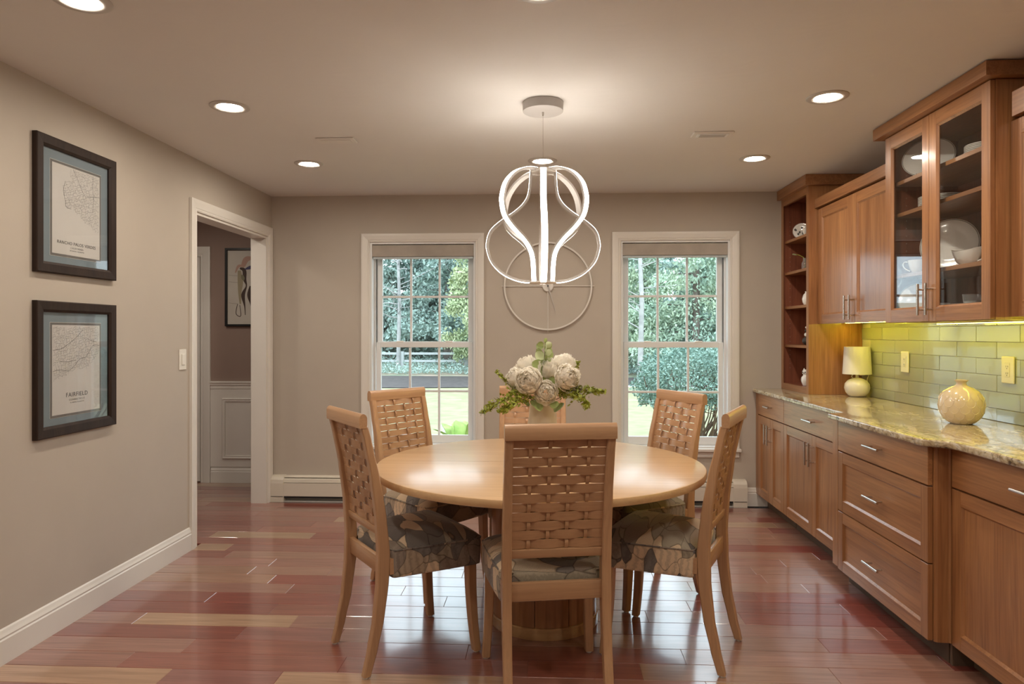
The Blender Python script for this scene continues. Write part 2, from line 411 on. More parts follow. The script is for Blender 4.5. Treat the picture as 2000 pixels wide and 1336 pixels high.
# ---- walls
OY0, OY1, OZ = 4.226, 5.335, 2.105          # doorway in the left wall
bm = bmesh.new()
box(bm, XL-0.12, XL, YR, OY0, 0, ZC); box(bm, XL-0.12, XL, OY0, OY1, OZ, ZC); box(bm, XL-0.12, XL, OY1, YB, 0, ZC)
struct('wall_left', bm, 'wall_paint')
WIN = [(-0.978, 0.4225), (1.010, 0.4215)]   # centre, half width of the openings
WZ0, WZ1 = 0.435, 2.066
bm = bmesh.new(); xs = XL-0.12
for cx, hw in WIN:
    box(bm, xs, cx-hw, YB, YB+0.16, 0, ZC); box(bm, cx-hw, cx+hw, YB, YB+0.16, 0, WZ0); box(bm, cx-hw, cx+hw, YB, YB+0.16, WZ1, ZC); xs = cx+hw
box(bm, xs, XR+0.12, YB, YB+0.16, 0, ZC)
struct('wall_back', bm, 'wall_paint')
struct('wall_right', B(XR, XR+0.12, YR, YB, 0, ZC), 'wall_paint')
struct('wall_rear', B(-5.0, XR+0.12, YR-0.12, YR, 0, ZC), 'wall_paint')
struct('ceiling', B(-5.0, XR+0.12, YR-0.12, YH+0.12, ZC, ZC+0.12), 'ceiling_paint')
struct('wall_hall_far', B(-5.0, XL-0.0, YH, YH+0.12, 0, ZC), 'hall_paint')
struct('wall_hall_left', B(-5.0, -4.88, YR, YH, 0, ZC), 'hall_paint')
struct('wall_hall_right', B(XL-0.12, XL-0.02, YB+0.16, YH, 0, ZC), 'hall_paint')

# ---- baseboards
def base_prof(x, s):   # s = direction into the room
    return [(x, 0.0), (x+s*0.016, 0.0), (x+s*0.016, 0.098), (x+s*0.012, 0.104), (x+s*0.014, 0.112), (x+s*0.009, 0.124), (x+s*0.005, 0.136), (x, 0.142)]
bm = bmesh.new(); sweep_profile(bm, base_prof(XL, 1), 'Y', YR, 4.150); struct('baseboard_left', bm, 'trim_paint')
bm = bmesh.new(); sweep_profile(bm, base_prof(YB, -1), 'X', 1.552, 1.715); struct('baseboard_back', bm, 'trim_paint')
bm = bmesh.new(); sweep_profile(bm, base_prof(YH, -1), 'X', -3.005, XL-0.12); struct('baseboard_hall', bm, 'trim_paint')

# ---- casing and jamb of the doorway
tr = structroot('trim_1', (XL, OY0, 0))
def casing_prof(w, t=0.02):   # across the width, outwards
    return [(0, 0), (0, t*0.55), (w*0.12, t*0.75), (w*0.2, t*0.6), (w*0.3, t*0.8), (w*0.75, t), (w*0.9, t), (w, t*0.9), (w, 0)]
def casing_frame(y0, y1, z1, w, x, sgn, z0=0.0):
    # mitred U casing in a plane x = const, opening y0..y1 up to z1 (local coords)
    bm = bmesh.new(); pr = casing_prof(w)
    rings = []
    for (yy, zz, dy, dz) in ((y0, z0, -1, 0), (y0, z1, -1, 1), (y1, z1, 1, 1), (y1, z0, 1, 0)):
        rings.append([(x+sgn*t, yy+dy*p, zz+dz*p) for p, t in pr])
    return loft(bm, rings)
obj('casing', casing_frame(-0.002, OY1-OY0+0.002, OZ+0.002, 0.075, 0.0, 1), 'trim_paint', tr)
obj('casing', casing_frame(-0.002, OY1-OY0+0.002, OZ+0.002, 0.075, -0.12, -1), 'trim_paint', tr)
for q in ((0, 0.016, 0, OZ), (OY1-OY0-0.016, OY1-OY0, 0, OZ), (0.016, OY1-OY0-0.016, OZ-0.016, OZ)): obj('jamb', B(-0.12, 0, *q), 'trim_paint', tr)

# ---- hall: door with casing, wainscot, rail
dr = structroot('door_1', (-3.45, YH, 0))
pr = casing_prof(0.09); bm = bmesh.new()
rings = []
for (xx, zz, dx, dz) in ((-0.40, 0, -1, 0), (-0.40, 2.03, -1, 1), (0.35, 2.03, 1, 1), (0.35, 0, 1, 0)):
    rings.append([(xx+dx*p, -t, zz+dz*p) for p, t in pr])
obj('casing', loft(bm, rings), 'trim_paint', dr)
bm = bmesh.new(); box(bm, -0.395, 0.345, -0.012, 0.0, 0.012, 2.026)
dl = obj('door_leaf', bm, 'trim_paint', dr)
for x0, x1, z0, z1 in ((-0.29, -0.07, 0.2, 0.85), (0.02, 0.24, 0.2, 0.85), (-0.29, -0.07, 1.0, 1.9), (0.02, 0.24, 1.0, 1.9)):
    obj('door_panel', B(x0, x1, -0.02, -0.012, z0, z1, bev=0.007), 'trim_paint', dl)
wn = structroot('trim_2', (-3.0, YH, 0))
obj('wainscot_board', B(-0.008, 0.682, -0.01, 0, 0.142, 0.86), 'trim_paint', wn)
bm = bmesh.new(); sweep_profile(bm, [(0, 0.845), (-0.014, 0.845), (-0.014, 0.872), (-0.022, 0.878), (-0.022, 0.892), (-0.03, 0.898), (-0.03, 0.912), (0, 0.912)], 'X', -0.008, 0.68)
obj('chair_rail', bm, 'trim_paint', wn)
def picture_mould(x0, x1, z0, z1):
    bm = bmesh.new(); rings = []
    prf = [(0, 0), (0, 0.008), (0.008, 0.014), (0.02, 0.008), (0.028, 0.010), (0.032, 0)]
    for (xx, zz, dx, dz) in ((x0, z0, 1, 1), (x1, z0, -1, 1), (x1, z1, -1, -1), (x0, z1, 1, -1), (x0, z0, 1, 1)):
        rings.append([(xx+dx*p, -0.01-t, zz+dz*p) for p, t in prf])
    return loft(bm, rings, caps=False)
obj('panel_moulding', picture_mould(0.10, 0.62, 0.215, 0.76), 'trim_paint', wn)

# ---- windows
def window(idx, cx, hw):
    root = structroot('window_%d' % idx, (cx, YB, 0))
    w = 0.068; pr = casing_prof(w, 0.022); rings = []; bm = bmesh.new()
    for (xx, zz, dx, dz) in ((-hw, WZ0+0.012, -1, 0), (-hw, WZ1, -1, 1), (hw, WZ1, 1, 1), (hw, WZ0+0.012, 1, 0)):
        rings.append([(xx+dx*p, -t, zz+dz*p) for p, t in pr])
    obj('casing', loft(bm, rings), 'trim_paint', root)
    obj('stool', B(-hw-w-0.012, hw+w+0.012, -0.045, 0.0, WZ0-0.014, WZ0+0.011, bev=0.006, seg=2), 'trim_paint', root)
    bm = bmesh.new(); sweep_profile(bm, [(0, 0.372), (-0.010, 0.372), (-0.018, 0.382), (-0.014, 0.392), (-0.018, 0.402), (-0.018, 0.421), (0, 0.421)], 'X', -hw-w, hw+w)
    obj('apron', bm, 'trim_paint', root)
    bm = bmesh.new()
    box(bm, -hw, -hw+0.014, 0.0, 0.16, WZ0, WZ1); box(bm, hw-0.014, hw, 0.0, 0.16, WZ0, WZ1); box(bm, -hw+0.014, hw-0.014, 0.0, 0.16, WZ1-0.014, WZ1)
    box(bm, -hw+0.014, hw-0.014, 0.0, 0.16, WZ0, WZ0+0.022)
    for s in (-1, 1):
        box(bm, min(s*(hw-0.014), s*(hw-0.028)), max(s*(hw-0.014), s*(hw-0.028)), 0.072, 0.076, WZ0+0.022, WZ1-0.014)
        box(bm, min(s*(hw-0.014), s*(hw-0.040)), max(s*(hw-0.014), s*(hw-0.040)), 0.150, 0.16, WZ0+0.022, WZ1-0.014)
    obj('jamb_liner', bm, 'sash_paint', root)
    def sash(y0, y1, z0, z1, stile, bot, top, name, label):
        bm = bmesh.new(); e = hw-0.030
        box(bm, -e, -e+stile, y0, y1, z0, z1, bev=0.003); box(bm, e-stile, e, y0, y1, z0, z1, bev=0.003)
        box(bm, -e+stile, e-stile, y0+0.001, y1-0.001, z0, z0+bot); box(bm, -e+stile, e-stile, y0+0.001, y1-0.001, z1-top, z1)
        sh = obj(name, bm, 'sash_paint', root, label=label)
        gx0, gx1, gz0, gz1 = -e+stile, e-stile, z0+bot, z1-top; ym = (y0+y1)/2
        pw = (gx1-gx0)/3; ph = (gz1-gz0)/2
        for k in (1, 2): obj('muntin', B(gx0+k*pw-0.009, gx0+k*pw+0.009, ym-0.010, ym+0.010, gz0, gz1, bev=0.003), 'sash_paint', sh)
        obj('muntin', B(gx0, gx1, ym-0.009, ym+0.009, gz0+ph-0.009, gz0+ph+0.009, bev=0.003), 'sash_paint', sh)
        gm = mesh(B(-pw/2, pw/2, -0.002, 0.002, -ph/2, ph/2), 'glass_pane')
        for i in range(3):
            for j in range(2):
                obj('glass_pane', gm, 'window_glass', sh, loc=(gx0+(i+0.5)*pw, ym, gz0+(j+0.5)*ph))
        return sh
    sash(0.115, 0.148, 1.235, 2.05, 0.042, 0.040, 0.05, 'upper_sash', 'upper window sash with six panes')
    sash(0.078, 0.111, WZ0+0.024, 1.270, 0.038, 0.062, 0.042, 'lower_sash', 'lower window sash with six panes')
    for s in (-1, 1):
        lk = obj('sash_lock', B(s*0.20-0.03, s*0.20+0.03, 0.085, 0.105, 1.270, 1.280, bev=0.004, seg=2), 'plastic_white', root)
    return root
window(1, *WIN[0]); window(2, *WIN[1])

def roller_shade(cx, label):
    r = thing('roller_shade', label, 'blind', (cx, YB+0.03, 1.935), 0, 'roller shades in the window heads')
    obj('cassette', B(-0.412, 0.412, -0.018, 0.040, 0.018, 0.112, bev=0.006, seg=2), 'blind_fabric', r)
    obj('bottom_bar', B(-0.405, 0.405, -0.012, 0.012, 0.0, 0.016, bev=0.004), 'blind_bar', r)
roller_shade(WIN[0][0], 'rolled-up grey woven shade at the head of the left window')
roller_shade(WIN[1][0], 'rolled-up grey woven shade at the head of the right window')

# ================================================================== OUTSIDE
def ground_z(y): return -0.30 if y < 20 else -0.30+0.02*(y-20)
bm = bmesh.new(); ys = [5.6, 9, 14, 21.5]
vs = [[bm.verts.new((x, yy, -0.30+0.03*sin(x*0.4+yy))) for x in (-30, -15, -5, 0, 5, 15, 30)] for yy in ys]
for a, b in zip(vs, vs[1:]):
    for k in range(6): bm.faces.new([a[k], a[k+1], b[k+1], b[k]])
struct('lawn', bm, 'lawn_grass')
bm = bmesh.new(); a = []; b = []
for i in range(31):
    x = -30+2*i; a.append(bm.verts.new((x, 21.0+0.7*sin(x*0.3), -0.27))); b.append(bm.verts.new((x, 26+0.8*sin(x*0.2+1), -0.20)))
for k in range(30): bm.faces.new([a[k], a[k+1], b[k+1], b[k]])
struct('mulch_bed', bm, 'mulch')
bm = bmesh.new()
vs = [[bm.verts.new((x, yy, z)) for x in (-60, -20, 0, 20, 60)] for yy, z in ((24.5, -0.24), (40, 0.5), (62, 2.4), (95, 5.5))]
for a, b in zip(vs, vs[1:]):
    for k in range(4): bm.faces.new([a[k], a[k+1], b[k+1], b[k]])
struct('forest_ground', bm, 'forest_floor')

def leaf_cloud(pts, size, rnd, droop=0.0, aspect=2.2):
    n = len(pts); g = np.random.default_rng(rnd.randrange(1 << 30)); P = np.array(pts, float)
    sz = (size*g.uniform(0.6, 1.3, n))[:, None]
    d = g.uniform(-1, 1, (n, 3)); d[:, 2] -= droop; d /= np.linalg.norm(d, axis=1)[:, None]+1e-9
    q = np.cross(d, g.uniform(-1, 1, (n, 3))); q /= np.linalg.norm(q, axis=1)[:, None]+1e-9
    V = np.stack([P-d*sz*aspect/2, P+q*sz*0.5, P+d*sz*aspect/2, P-q*sz*0.5], 1).reshape(-1, 3)
    me = bpy.data.meshes.new('foliage'); me.vertices.add(4*n); me.vertices.foreach_set('co', V.ravel())
    me.loops.add(4*n); me.loops.foreach_set('vertex_index', np.arange(4*n, dtype=np.int32))
    me.polygons.add(n); me.polygons.foreach_set('loop_start', np.arange(0, 4*n, 4, dtype=np.int32)); me.update(calc_edges=True); me.validate()
    return me
def conifer(x, y, h, rad, label, mat, seed, n=5200, size=0.17, low=0.08, trunk=0.16, bark='bark', full=1.0):
    rnd = random.Random(seed); z0 = -0.3 if y < 26 else -0.24+(y-24.5)*0.05
    r = thing('conifer_tree', label, 'tree', (x, y, z0), 0, 'trees beyond the lawn')
    bm = bmesh.new(); tube(bm, [(0, 0, -0.2), (0.03, 0, h*0.4), (0, 0.04, h*0.97)], [trunk, trunk*0.7, 0.02], 8); obj('trunk', bm, bark, r, smooth=60)
    pts = []; bm = bmesh.new(); nb = int(h*6)
    br = []
    for i in range(nb):
        t = low+(1-low)*(i/nb)**1.05; a = rnd.uniform(0, 2*pi); L = rad*(1-t)**0.75*rnd.uniform(0.65, 1.15)+0.15; br.append((t*h, a, L))
    for (z, a, L) in br:
        e = (L*cos(a), L*sin(a), z-0.12*L+0.1); tube(bm, [(0, 0, z), (e[0]*0.5, e[1]*0.5, z+0.03*L), e], [0.03, 0.02, 0.006], 4)
    obj('branches', bm, bark, r)
    tot = sum(b[2]**1.4 for b in br)
    for (z, a, L) in br:
        for k in range(int(n*L**1.4/tot*full)):
            u = rnd.random()**0.6; s = u*L
            w = 0.28*L*(1.15-u)+0.1
            pts.append((s*cos(a)+rnd.gauss(0, w*0.5), s*sin(a)+rnd.gauss(0, w*0.5), z-0.12*s+rnd.gauss(0, 0.16)))
    f = obj('foliage', leaf_cloud(pts, size, rnd, 0.4), mat, r); f['kind'] = 'stuff'
    return r
conifer(-4.35, 30.5, 8.5, 3.4, 'tall dark conifer with a thick trunk seen in the left window', 'conifer_leaf', 1, 22400, 0.092, 0.16, 0.24)
conifer(-3.75, 33.5, 8.5, 3.2, 'slender conifer just right of the thick-trunked conifer', 'conifer_leaf', 2, 20800, 0.097, 0.16, 0.2)
conifer(-6.6, 35, 8.5, 4.2, 'broad bluish conifer at the left of the left window', 'conifer_leaf', 3, 25600, 0.101, 0.06)
conifer(-2.6, 26.5, 7.5, 1.7, 'yellow-green conifer at the right edge of the left window', 'yellow_leaf', 4, 16640, 0.069, 0.10, 0.1)
conifer(-8.9, 33, 8.5, 3.8, 'dark conifer outside the left edge of the left window', 'conifer_leaf', 5, 16000, 0.110, 0.05)
conifer(-5.6, 44, 10.5, 5.5, 'far tall conifer behind the conifers of the left window', 'conifer_leaf', 6, 22400, 0.147, 0.04)
conifer(-1.5, 42, 10.5, 5.0, 'far conifer between the two windows', 'conifer_leaf', 7, 16000, 0.152, 0.04)
conifer(5.15, 24, 8.5, 2.3, 'light green cedar in the right half of the right window', 'cedar_leaf', 8, 28800, 0.069, 0.04)
conifer(3.75, 27, 6.0, 1.7, 'small light green cedar in the middle of the right window', 'cedar_leaf', 9, 17600, 0.069, 0.03)
conifer(6.9, 27, 8.5, 3.0, 'dark cedar at the right edge of the right window', 'conifer_leaf', 10, 22400, 0.083, 0.04)
conifer(5.9, 42, 10.5, 4.5, 'far conifer behind the light green cedars', 'conifer_leaf', 12, 20800, 0.138, 0.04)
conifer(9.5, 36, 8.5, 4.0, 'dark conifer outside the right edge of the right window', 'conifer_leaf', 13, 16000, 0.129, 0.04)
# undergrowth on the forest floor
rnd = random.Random(51); pts = []
for k in range(26000):
    yy = 25.5+rnd.random()**1.5*14; pts.append((rnd.uniform(-0.34, 0.34)*yy, yy, -0.2+(yy-24.5)*0.05+abs(rnd.gauss(0, 0.16))*(0.4+0.6*math.sin(yy*1.3)**2)))
ug = obj('undergrowth', leaf_cloud(pts, 0.055, rnd, 0.0, 2.0), 'conifer_leaf'); ug['kind'] = 'stuff'; tag(ug, 'low green undergrowth between the mulch bed and the trees', 'undergrowth')
# bare pale trees
def bare_tree(x, y, h, label, seed, r0=0.09):
    rnd = random.Random(seed); z0 = -0.3 if y < 26 else -0.24+(y-24.5)*0.05
    r = thing('bare_tree', label, 'tree', (x, y, z0), 0, 'trees beyond the lawn')
    bm = bmesh.new(); tube(bm, [(0, 0, -0.2), (0.06, 0, h*0.3), (-0.05, 0.05, h*0.65), (0.1, 0, h)], [r0, r0*0.8, r0*0.5, 0.01], 7); obj('trunk', bm, 'bark_pale', r, smooth=60)
    bm = bmesh.new()
    for i in range(46):
        z = rnd.uniform(0.2, 0.95)*h; a = rnd.uniform(0, 2*pi); L = rnd.uniform(0.5, 2.3)*(1.15-z/h)
        p = Vector((0, 0, z)); pts = [tuple(p)]
        d = Vector((cos(a), sin(a), rnd.uniform(0.0, 0.6)))
        for k in range(4):
            p = p+d*L/4; d = d+Vector((rnd.gauss(0, .25), rnd.gauss(0, .25), rnd.gauss(0, .2))); pts.append(tuple(p))
        tube(bm, pts, [0.022, 0.018, 0.013, 0.009, 0.005], 4)
    obj('branches', bm, 'bark_pale', r)
bare_tree(-5.95, 27.5, 9, 'pale bare tree at the left side of the left window', 21)
bare_tree(-3.05, 28.5, 8, 'pale bare tree at the right side of the left window', 22, 0.05)
bare_tree(3.05, 22.5, 9, 'pale bare trunk at the left edge of the right window', 23, 0.10)
bare_tree(3.9, 30, 8, 'thin bare tree behind the small cedar', 24, 0.06)
# fence along the bed
fr = thing('rail_fence', 'pale post-and-rail fence beyond the mulch bed', 'fence', (-2.0, 27.6, -0.12))
for i in range(9): obj('post', B(-9+i*2.6-0.07, -9+i*2.6+0.07, -0.07, 0.07, -0.3, 0.75), 'fence_grey', fr)
for i in range(8):
    for z in (0.36, 0.66): obj('rail', B(-9+i*2.6+0.075, -9+(i+1)*2.6-0.075, -0.03, 0.03, z-0.045, z+0.045), 'fence_grey', fr)
# neighbour's house
hs = thing('house', 'grey neighbouring house with white gable trim in the right window', 'house', (5.4, 50, 1.0))
bm = bmesh.new(); loft(bm, [[(-3.4, 0, -1), (3.4, 0, -1), (3.4, 0, 5.4), (0, 0, 8.8), (-3.4, 0, 5.4)], [(-3.4, 8, -1), (3.4, 8, -1), (3.4, 8, 5.4), (0, 8, 8.8), (-3.4, 8, 5.4)]])
obj('wall', bm, 'house_siding', hs)
for s in (-1, 1):
    bm = bmesh.new(); loft(bm, [[(0, -0.3, 8.85), (s*3.9, -0.3, 4.95), (s*3.9, -0.3, 5.2), (0, -0.3, 9.1)], [(0, 8.3, 8.85), (s*3.9, 8.3, 4.95), (s*3.9, 8.3, 5.2), (0, 8.3, 9.1)]]); obj('roof_slope', bm, 'house_roof', hs)
    bm = bmesh.new(); loft(bm, [[(0, -0.36, 8.6), (s*3.9, -0.36, 4.7), (s*3.9, -0.36, 5.0), (0, -0.36, 8.95)], [(0, -0.31, 8.6), (s*3.9, -0.31, 4.7), (s*3.9, -0.31, 5.0), (0, -0.31, 8.95)]]); obj('gable_trim', bm, 'fence_white', hs)
for wx, wz in ((-1.6, 3.6), (1.6, 3.6), (-1.6, 0.7), (1.6, 0.7), (0, 6.2)):
    wi = obj('window', B(wx-0.55, wx+0.55, -0.08, 0, wz-0.8, wz+0.8), 'fence_white', hs); obj('pane', B(wx-0.42, wx+0.42, -0.1, -0.081, wz-0.67, wz+0.67), 'house_pane', wi)
# shrubs near the right window
def shrub(x, y, rx, rz, zc, label, seed, n, size):
    rnd = random.Random(seed); r = thing('shrub', label, 'shrub', (x, y, -0.30), 0, 'shrubs by the right window')
    bm = bmesh.new()
    for i in range(34):
        a = rnd.uniform(0, 2*pi); L = rx*rnd.uniform(0.45, 1.0); top = zc+rnd.uniform(-0.35, 0.3)*rz
        p0 = (rnd.gauss(0, 0.06), rnd.gauss(0, 0.06), 0)
        p1 = (0.35*L*cos(a)+rnd.gauss(0, .05), 0.35*L*sin(a), 0.30*top+rnd.gauss(0, .03)); p2 = (0.75*L*cos(a)+rnd.gauss(0, .05), 0.75*L*sin(a), 0.65*top)
        p3 = (L*cos(a), L*sin(a), top+0.08)
        tube(bm, catmull([p0, p1, p2, p3], 3), [0.016-0.0012*k for k in range(10)], 5)
        for q in range(4):
            b = Vector(p2).lerp(Vector(p3), rnd.random()); e = b+Vector((rnd.gauss(0, .18), rnd.gauss(0, .18), rnd.uniform(-.05, .2)))
            tube(bm, [tuple(b), tuple(e)], [0.006, 0.003], 4)
    obj('branches', bm, 'twig', r)
    pts = []
    while len(pts) < n:
        a = rnd.uniform(0, 2*pi); cz = rnd.uniform(-0.55, 1); rr = math.sqrt(max(0, 1-cz*cz)) if cz > 0 else 1.0-0.15*abs(cz)
        s = rnd.uniform(0.78, 1.04)+0.07*sin(5*a)+0.05*sin(9*cz+3*a)
        pts.append((rx*rr*s*cos(a), rx*rr*s*sin(a), zc+rz*cz*s))
    f = obj('foliage', leaf_cloud(pts, size, rnd, 0.0, 1.9), 'shrub_leaf', r); f['kind'] = 'stuff'
shrub(1.92, 8.9, 0.74, 0.50, 0.98, 'rounded green shrub with bare lower branches outside the right window', 31, 16000, 0.022)
shrub(3.05, 9.6, 0.85, 0.55, 1.0, 'second rounded shrub at the right edge of the right window', 32, 12000, 0.023)
# hosta by the left window
hp = thing('hosta_plant', 'variegated broad-leaved plant below the left window', 'plant', (-0.76, 6.9, -0.30))
rnd = random.Random(41)
for i in range(15):
    a = i*2.4; L = rnd.uniform(0.42, 0.75); up = rnd.uniform(0.75, 1.25); w = rnd.uniform(0.09, 0.13)
    def leafgrid(sc, dz):
        bm = bmesh.new(); rows = []
        for k in range(9):
            t = k/8; rad = 0.06+L*0.55*t; z = 0.9*up*(t**0.7)*0.95 - 0.25*max(0, t-0.6)*2
            ww = w*sc*(sin(pi*min(1, t*1.02))**0.8 if t > 0.25 else 0.12+0.6*t)
            rows.append([bm.verts.new((rad, s*ww, z+0.05*abs(s)*ww*4+dz)) for s in (-1, -0.5, 0, 0.5, 1)])
        for p, q in zip(rows, rows[1:]):
            for m in range(4): bm.faces.new([p[m], p[m+1], q[m+1], q[m]])
        return bm
    lf = obj('leaf', leafgrid(1.0, 0), 'hosta_edge' if i % 2 else 'hosta_leaf', hp, rot=(0, 0, a), smooth=180)
    obj('leaf_centre', leafgrid(0.66, 0.006), 'hosta_leaf', lf, smooth=180)

# ================================================================== HEATER, SWITCH, CEILING FITTINGS
hx0, hx1 = -2.185, 1.547
ht = thing('baseboard_heater', 'long cream baseboard heater along the window wall', 'heater', (hx0, YB, 0)); HL = hx1-hx0
cov = [(0, 0.045), (-0.062, 0.045), (-0.066, 0.055), (-0.066, 0.150), (0, 0.150)]
bm = bmesh.new(); sweep_profile(bm, [(-0.058, 0.048), (-0.064, 0.048), (-0.064, 0.152), (-0.058, 0.152)], 'X', 0.10, HL-0.10); obj('front_cover', bm, 'heater_paint', ht)
bm = bmesh.new(); sweep_profile(bm, [(-0.050, 0.160), (-0.061, 0.156), (-0.056, 0.182), (-0.044, 0.186)], 'X', 0.10, HL-0.10); obj('damper_flap', bm, 'heater_paint', ht)
bm = bmesh.new(); sweep_profile(bm, [(0, 0.0), (0, 0.204), (-0.018, 0.204), (-0.040, 0.194), (-0.038, 0.189), (-0.012, 0.196), (-0.008, 0.0)], 'X', 0.10, HL-0.10); obj('back_plate', bm, 'heater_paint', ht)
obj('fin_tube', B(0.10, HL-0.10, -0.052, -0.012, 0.03, 0.10), 'fin_dark', ht)
bm = bmesh.new(); sweep_profile(bm, [(-0.01, 0.0), (-0.06, 0.0), (-0.06, 0.008), (-0.01, 0.008)], 'X', 0.10, HL-0.10); obj('floor_strip', bm, 'grey_metal', ht)
capp = [(0, 0.0), (-0.066, 0.0), (-0.068, 0.15), (-0.064, 0.178), (-0.048, 0.198), (-0.02, 0.207), (0, 0.207)]
for a, b in ((0, 0.105), (HL-0.105, HL)):
    bm = bmesh.new(); sweep_profile(bm, capp, 'X', a, b); e = obj('end_cap', bm, 'heater_paint', ht)
    obj('seam', B(a+0.004, b-0.004, -0.0695, -0.067, 0.044, 0.047), 'slot_dark', e)

sw = thing('light_switch', 'white rocker light switch beside the doorway casing', 'light switch', (XL, 4.066, 1.118))
obj('plate', B(0, 0.006, -0.040, 0.040, 0.0, 0.125, bev=0.003), 'plastic_white', sw)
obj('rocker', B(0.006, 0.011, -0.017, 0.017, 0.030, 0.096, bev=0.002), 'plastic_white', sw)

def recessed(x, y, label):
    r = thing('recessed_light', label, 'ceiling light', (x, y, ZC), 0, 'recessed ceiling lights')
    bm = bmesh.new(); lathe(bm, [(0.093, 0), (0.093, -0.003), (0.088, -0.006), (0.066, -0.007), (0.057, -0.003), (0.057, 0)], 40); obj('trim_ring', bm, 'trim_metal', r, smooth=30)
    bm = bmesh.new(); lathe(bm, [(0.0, -0.005), (0.045, -0.005), (0.0565, -0.003), (0.0565, -0.0005), (0, -0.0005)], 32); obj('lens', bm, 'lamp_lens', r, smooth=30)
nm = {(-1, 0): 'lit recessed light above the upper left corner of the photo', (-1, 1): 'lit recessed light above the framed maps', (-1, 2): 'lit recessed light by the doorway corner',
      (0, 0): 'lit recessed light at the top edge, nearer than the pendant', (0, 2): 'lit recessed light behind the pendant cable',
      (1, 0): 'lit recessed light out of frame above the near counter', (1, 1): 'lit recessed light left of the glass-door cabinet', (1, 2): 'lit recessed light near the tall open bookcase'}
XS = {-1: -1.533, 0: -0.02, 1: 1.310}; YS = {0: 2.20, 1: 3.27, 2: 4.39}
for (i, j), lb in nm.items(): recessed(XS[i], YS[j], lb)
for (x, y, lb) in ((-1.533, 1.13, 'unseen recessed fill light added at the camera end, left'), (-0.02, 1.13, 'unseen recessed fill light added at the camera end, middle'), (1.31, 1.13, 'unseen recessed fill light added at the camera end, right'),  # unseen ceiling lamps, added as general fill for the room
                   (-1.533, -1.0, 'unseen recessed fill light added far behind the camera, left'), (1.31, -1.0, 'unseen recessed fill light added far behind the camera, right'),  # two more out-of-view lamps added as fill
                   (-2.95, 4.95, 'lit recessed light in the hall past the doorway'), (-3.2, 3.7, 'unseen recessed light added to brighten the hall, behind the map wall')):  # the last one is out of sight, added to lift the hall
    recessed(x, y, lb)

def vent(x, y, label, dark):
    r = thing('ceiling_plate', label, 'vent', (x, y, ZC), 0, 'flat plates on the ceiling')
    obj('frame', B(-0.11, 0.11, -0.05, 0.05, -0.010, 0, bev=0.004), 'white_metal', r)
    obj('face', B(-0.085, 0.085, -0.03, 0.03, -0.0125, -0.0101, bev=0.001), 'sash_paint' if dark else 'white_metal', r)
    if dark:
        for k in range(3): obj('slot', B(-0.07, 0.07, -0.022+k*0.018, -0.014+k*0.018, -0.0145, -0.0126), 'grey_metal', r)
vent(-1.186, 3.857, 'plain beige plate on the ceiling left of the pendant', False)
vent(0.916, 3.839, 'slotted white vent on the ceiling right of the pendant', True)

# ================================================================== PICTURES ON THE LEFT WALL
def text_mesh(body, size, width=None):
    cu = bpy.data.curves.new('lettering', 'FONT'); cu.body = body; cu.size = size; cu.align_x = 'CENTER'; cu.resolution_u = 3; cu.extrude = 0.0002
    cu.space_character = 1.12
    o = bpy.data.objects.new('lettering', cu); C.objects.link(o); bpy.context.view_layer.update()
    me = bpy.data.meshes.new_from_object(o.evaluated_get(bpy.context.evaluated_depsgraph_get()))
    bpy.data.objects.remove(o, do_unlink=True); bpy.data.curves.remove(cu)
    if width:
        xs = [v.co.x for v in me.vertices]; k = width/(max(xs)-min(xs))
        for v in me.vertices: v.co.x *= k
    return me
def inpoly(p, poly):
    x, y = p; c = False; j = len(poly)-1
    for i in range(len(poly)):
        xi, yi = poly[i]; xj, yj = poly[j]
        if (yi > y) != (yj > y) and x < (xj-xi)*(y-yi)/(yj-yi)+xi: c = not c
        j = i
    return c
def ink_line(bm, pts, w):
    for (a, b) in zip(pts, pts[1:]):
        a = Vector(a); b = Vector(b); d = b-a
        if d.length < 1e-6: continue
        n = Vector((-d.y, d.x)).normalized()*w/2
        q = [a+n, b+n, b-n, a-n]; bm.faces.new([bm.verts.new((0, p.x, p.y)) for p in q])
PW, PH = 0.326, 0.406
def map_ink(poly, seed, ang, main, step=0.0115):
    rnd = random.Random(seed); bm = bmesh.new(); N = {}
    ca, sa = cos(ang), sin(ang); n = 34
    for i in range(-n, n+1):
        for j in range(-n, n+1):
            u = i*step+rnd.uniform(-.4, .4)*step; v = j*step+rnd.uniform(-.4, .4)*step
            N[i, j] = (0.5+(u*ca-v*sa)/PW, 0.55+(u*sa+v*ca)/PH)
    for (i, j), p in N.items():
        for dd in ((1, 0), (0, 1)):
            q = N.get((i+dd[0], j+dd[1]))
            if q and rnd.random() < 0.72 and all(0.012 < t[0] < 0.988 and 0.25 < t[1] < 0.988 and inpoly(t, poly) for t in (p, q)):
                m = ((p[0]+q[0])/2+rnd.gauss(0, .006), (p[1]+q[1])/2+rnd.gauss(0, .004))
                ink_line(bm, [((t[0]-.5)*PW, t[1]*PH) for t in (p, m, q)], 0.0009)
    for ln in main:
        ink_line(bm, [((t[0]-.5)*PW, t[1]*PH) for t in catmull([tuple(a) for a in ln], 5)], 0.0020)
    return bm
PV = [(0.34, 0.99), (0.36, 0.90), (0.35, 0.85), (0.27, 0.83), (0.20, 0.78), (0.19, 0.72), (0.22, 0.66), (0.24, 0.60), (0.25, 0.535), (0.30, 0.515), (0.38, 0.525), (0.46, 0.50), (0.56, 0.46), (0.68, 0.40), (0.80, 0.355), (0.90, 0.325), (0.99, 0.315), (0.99, 0.99)]
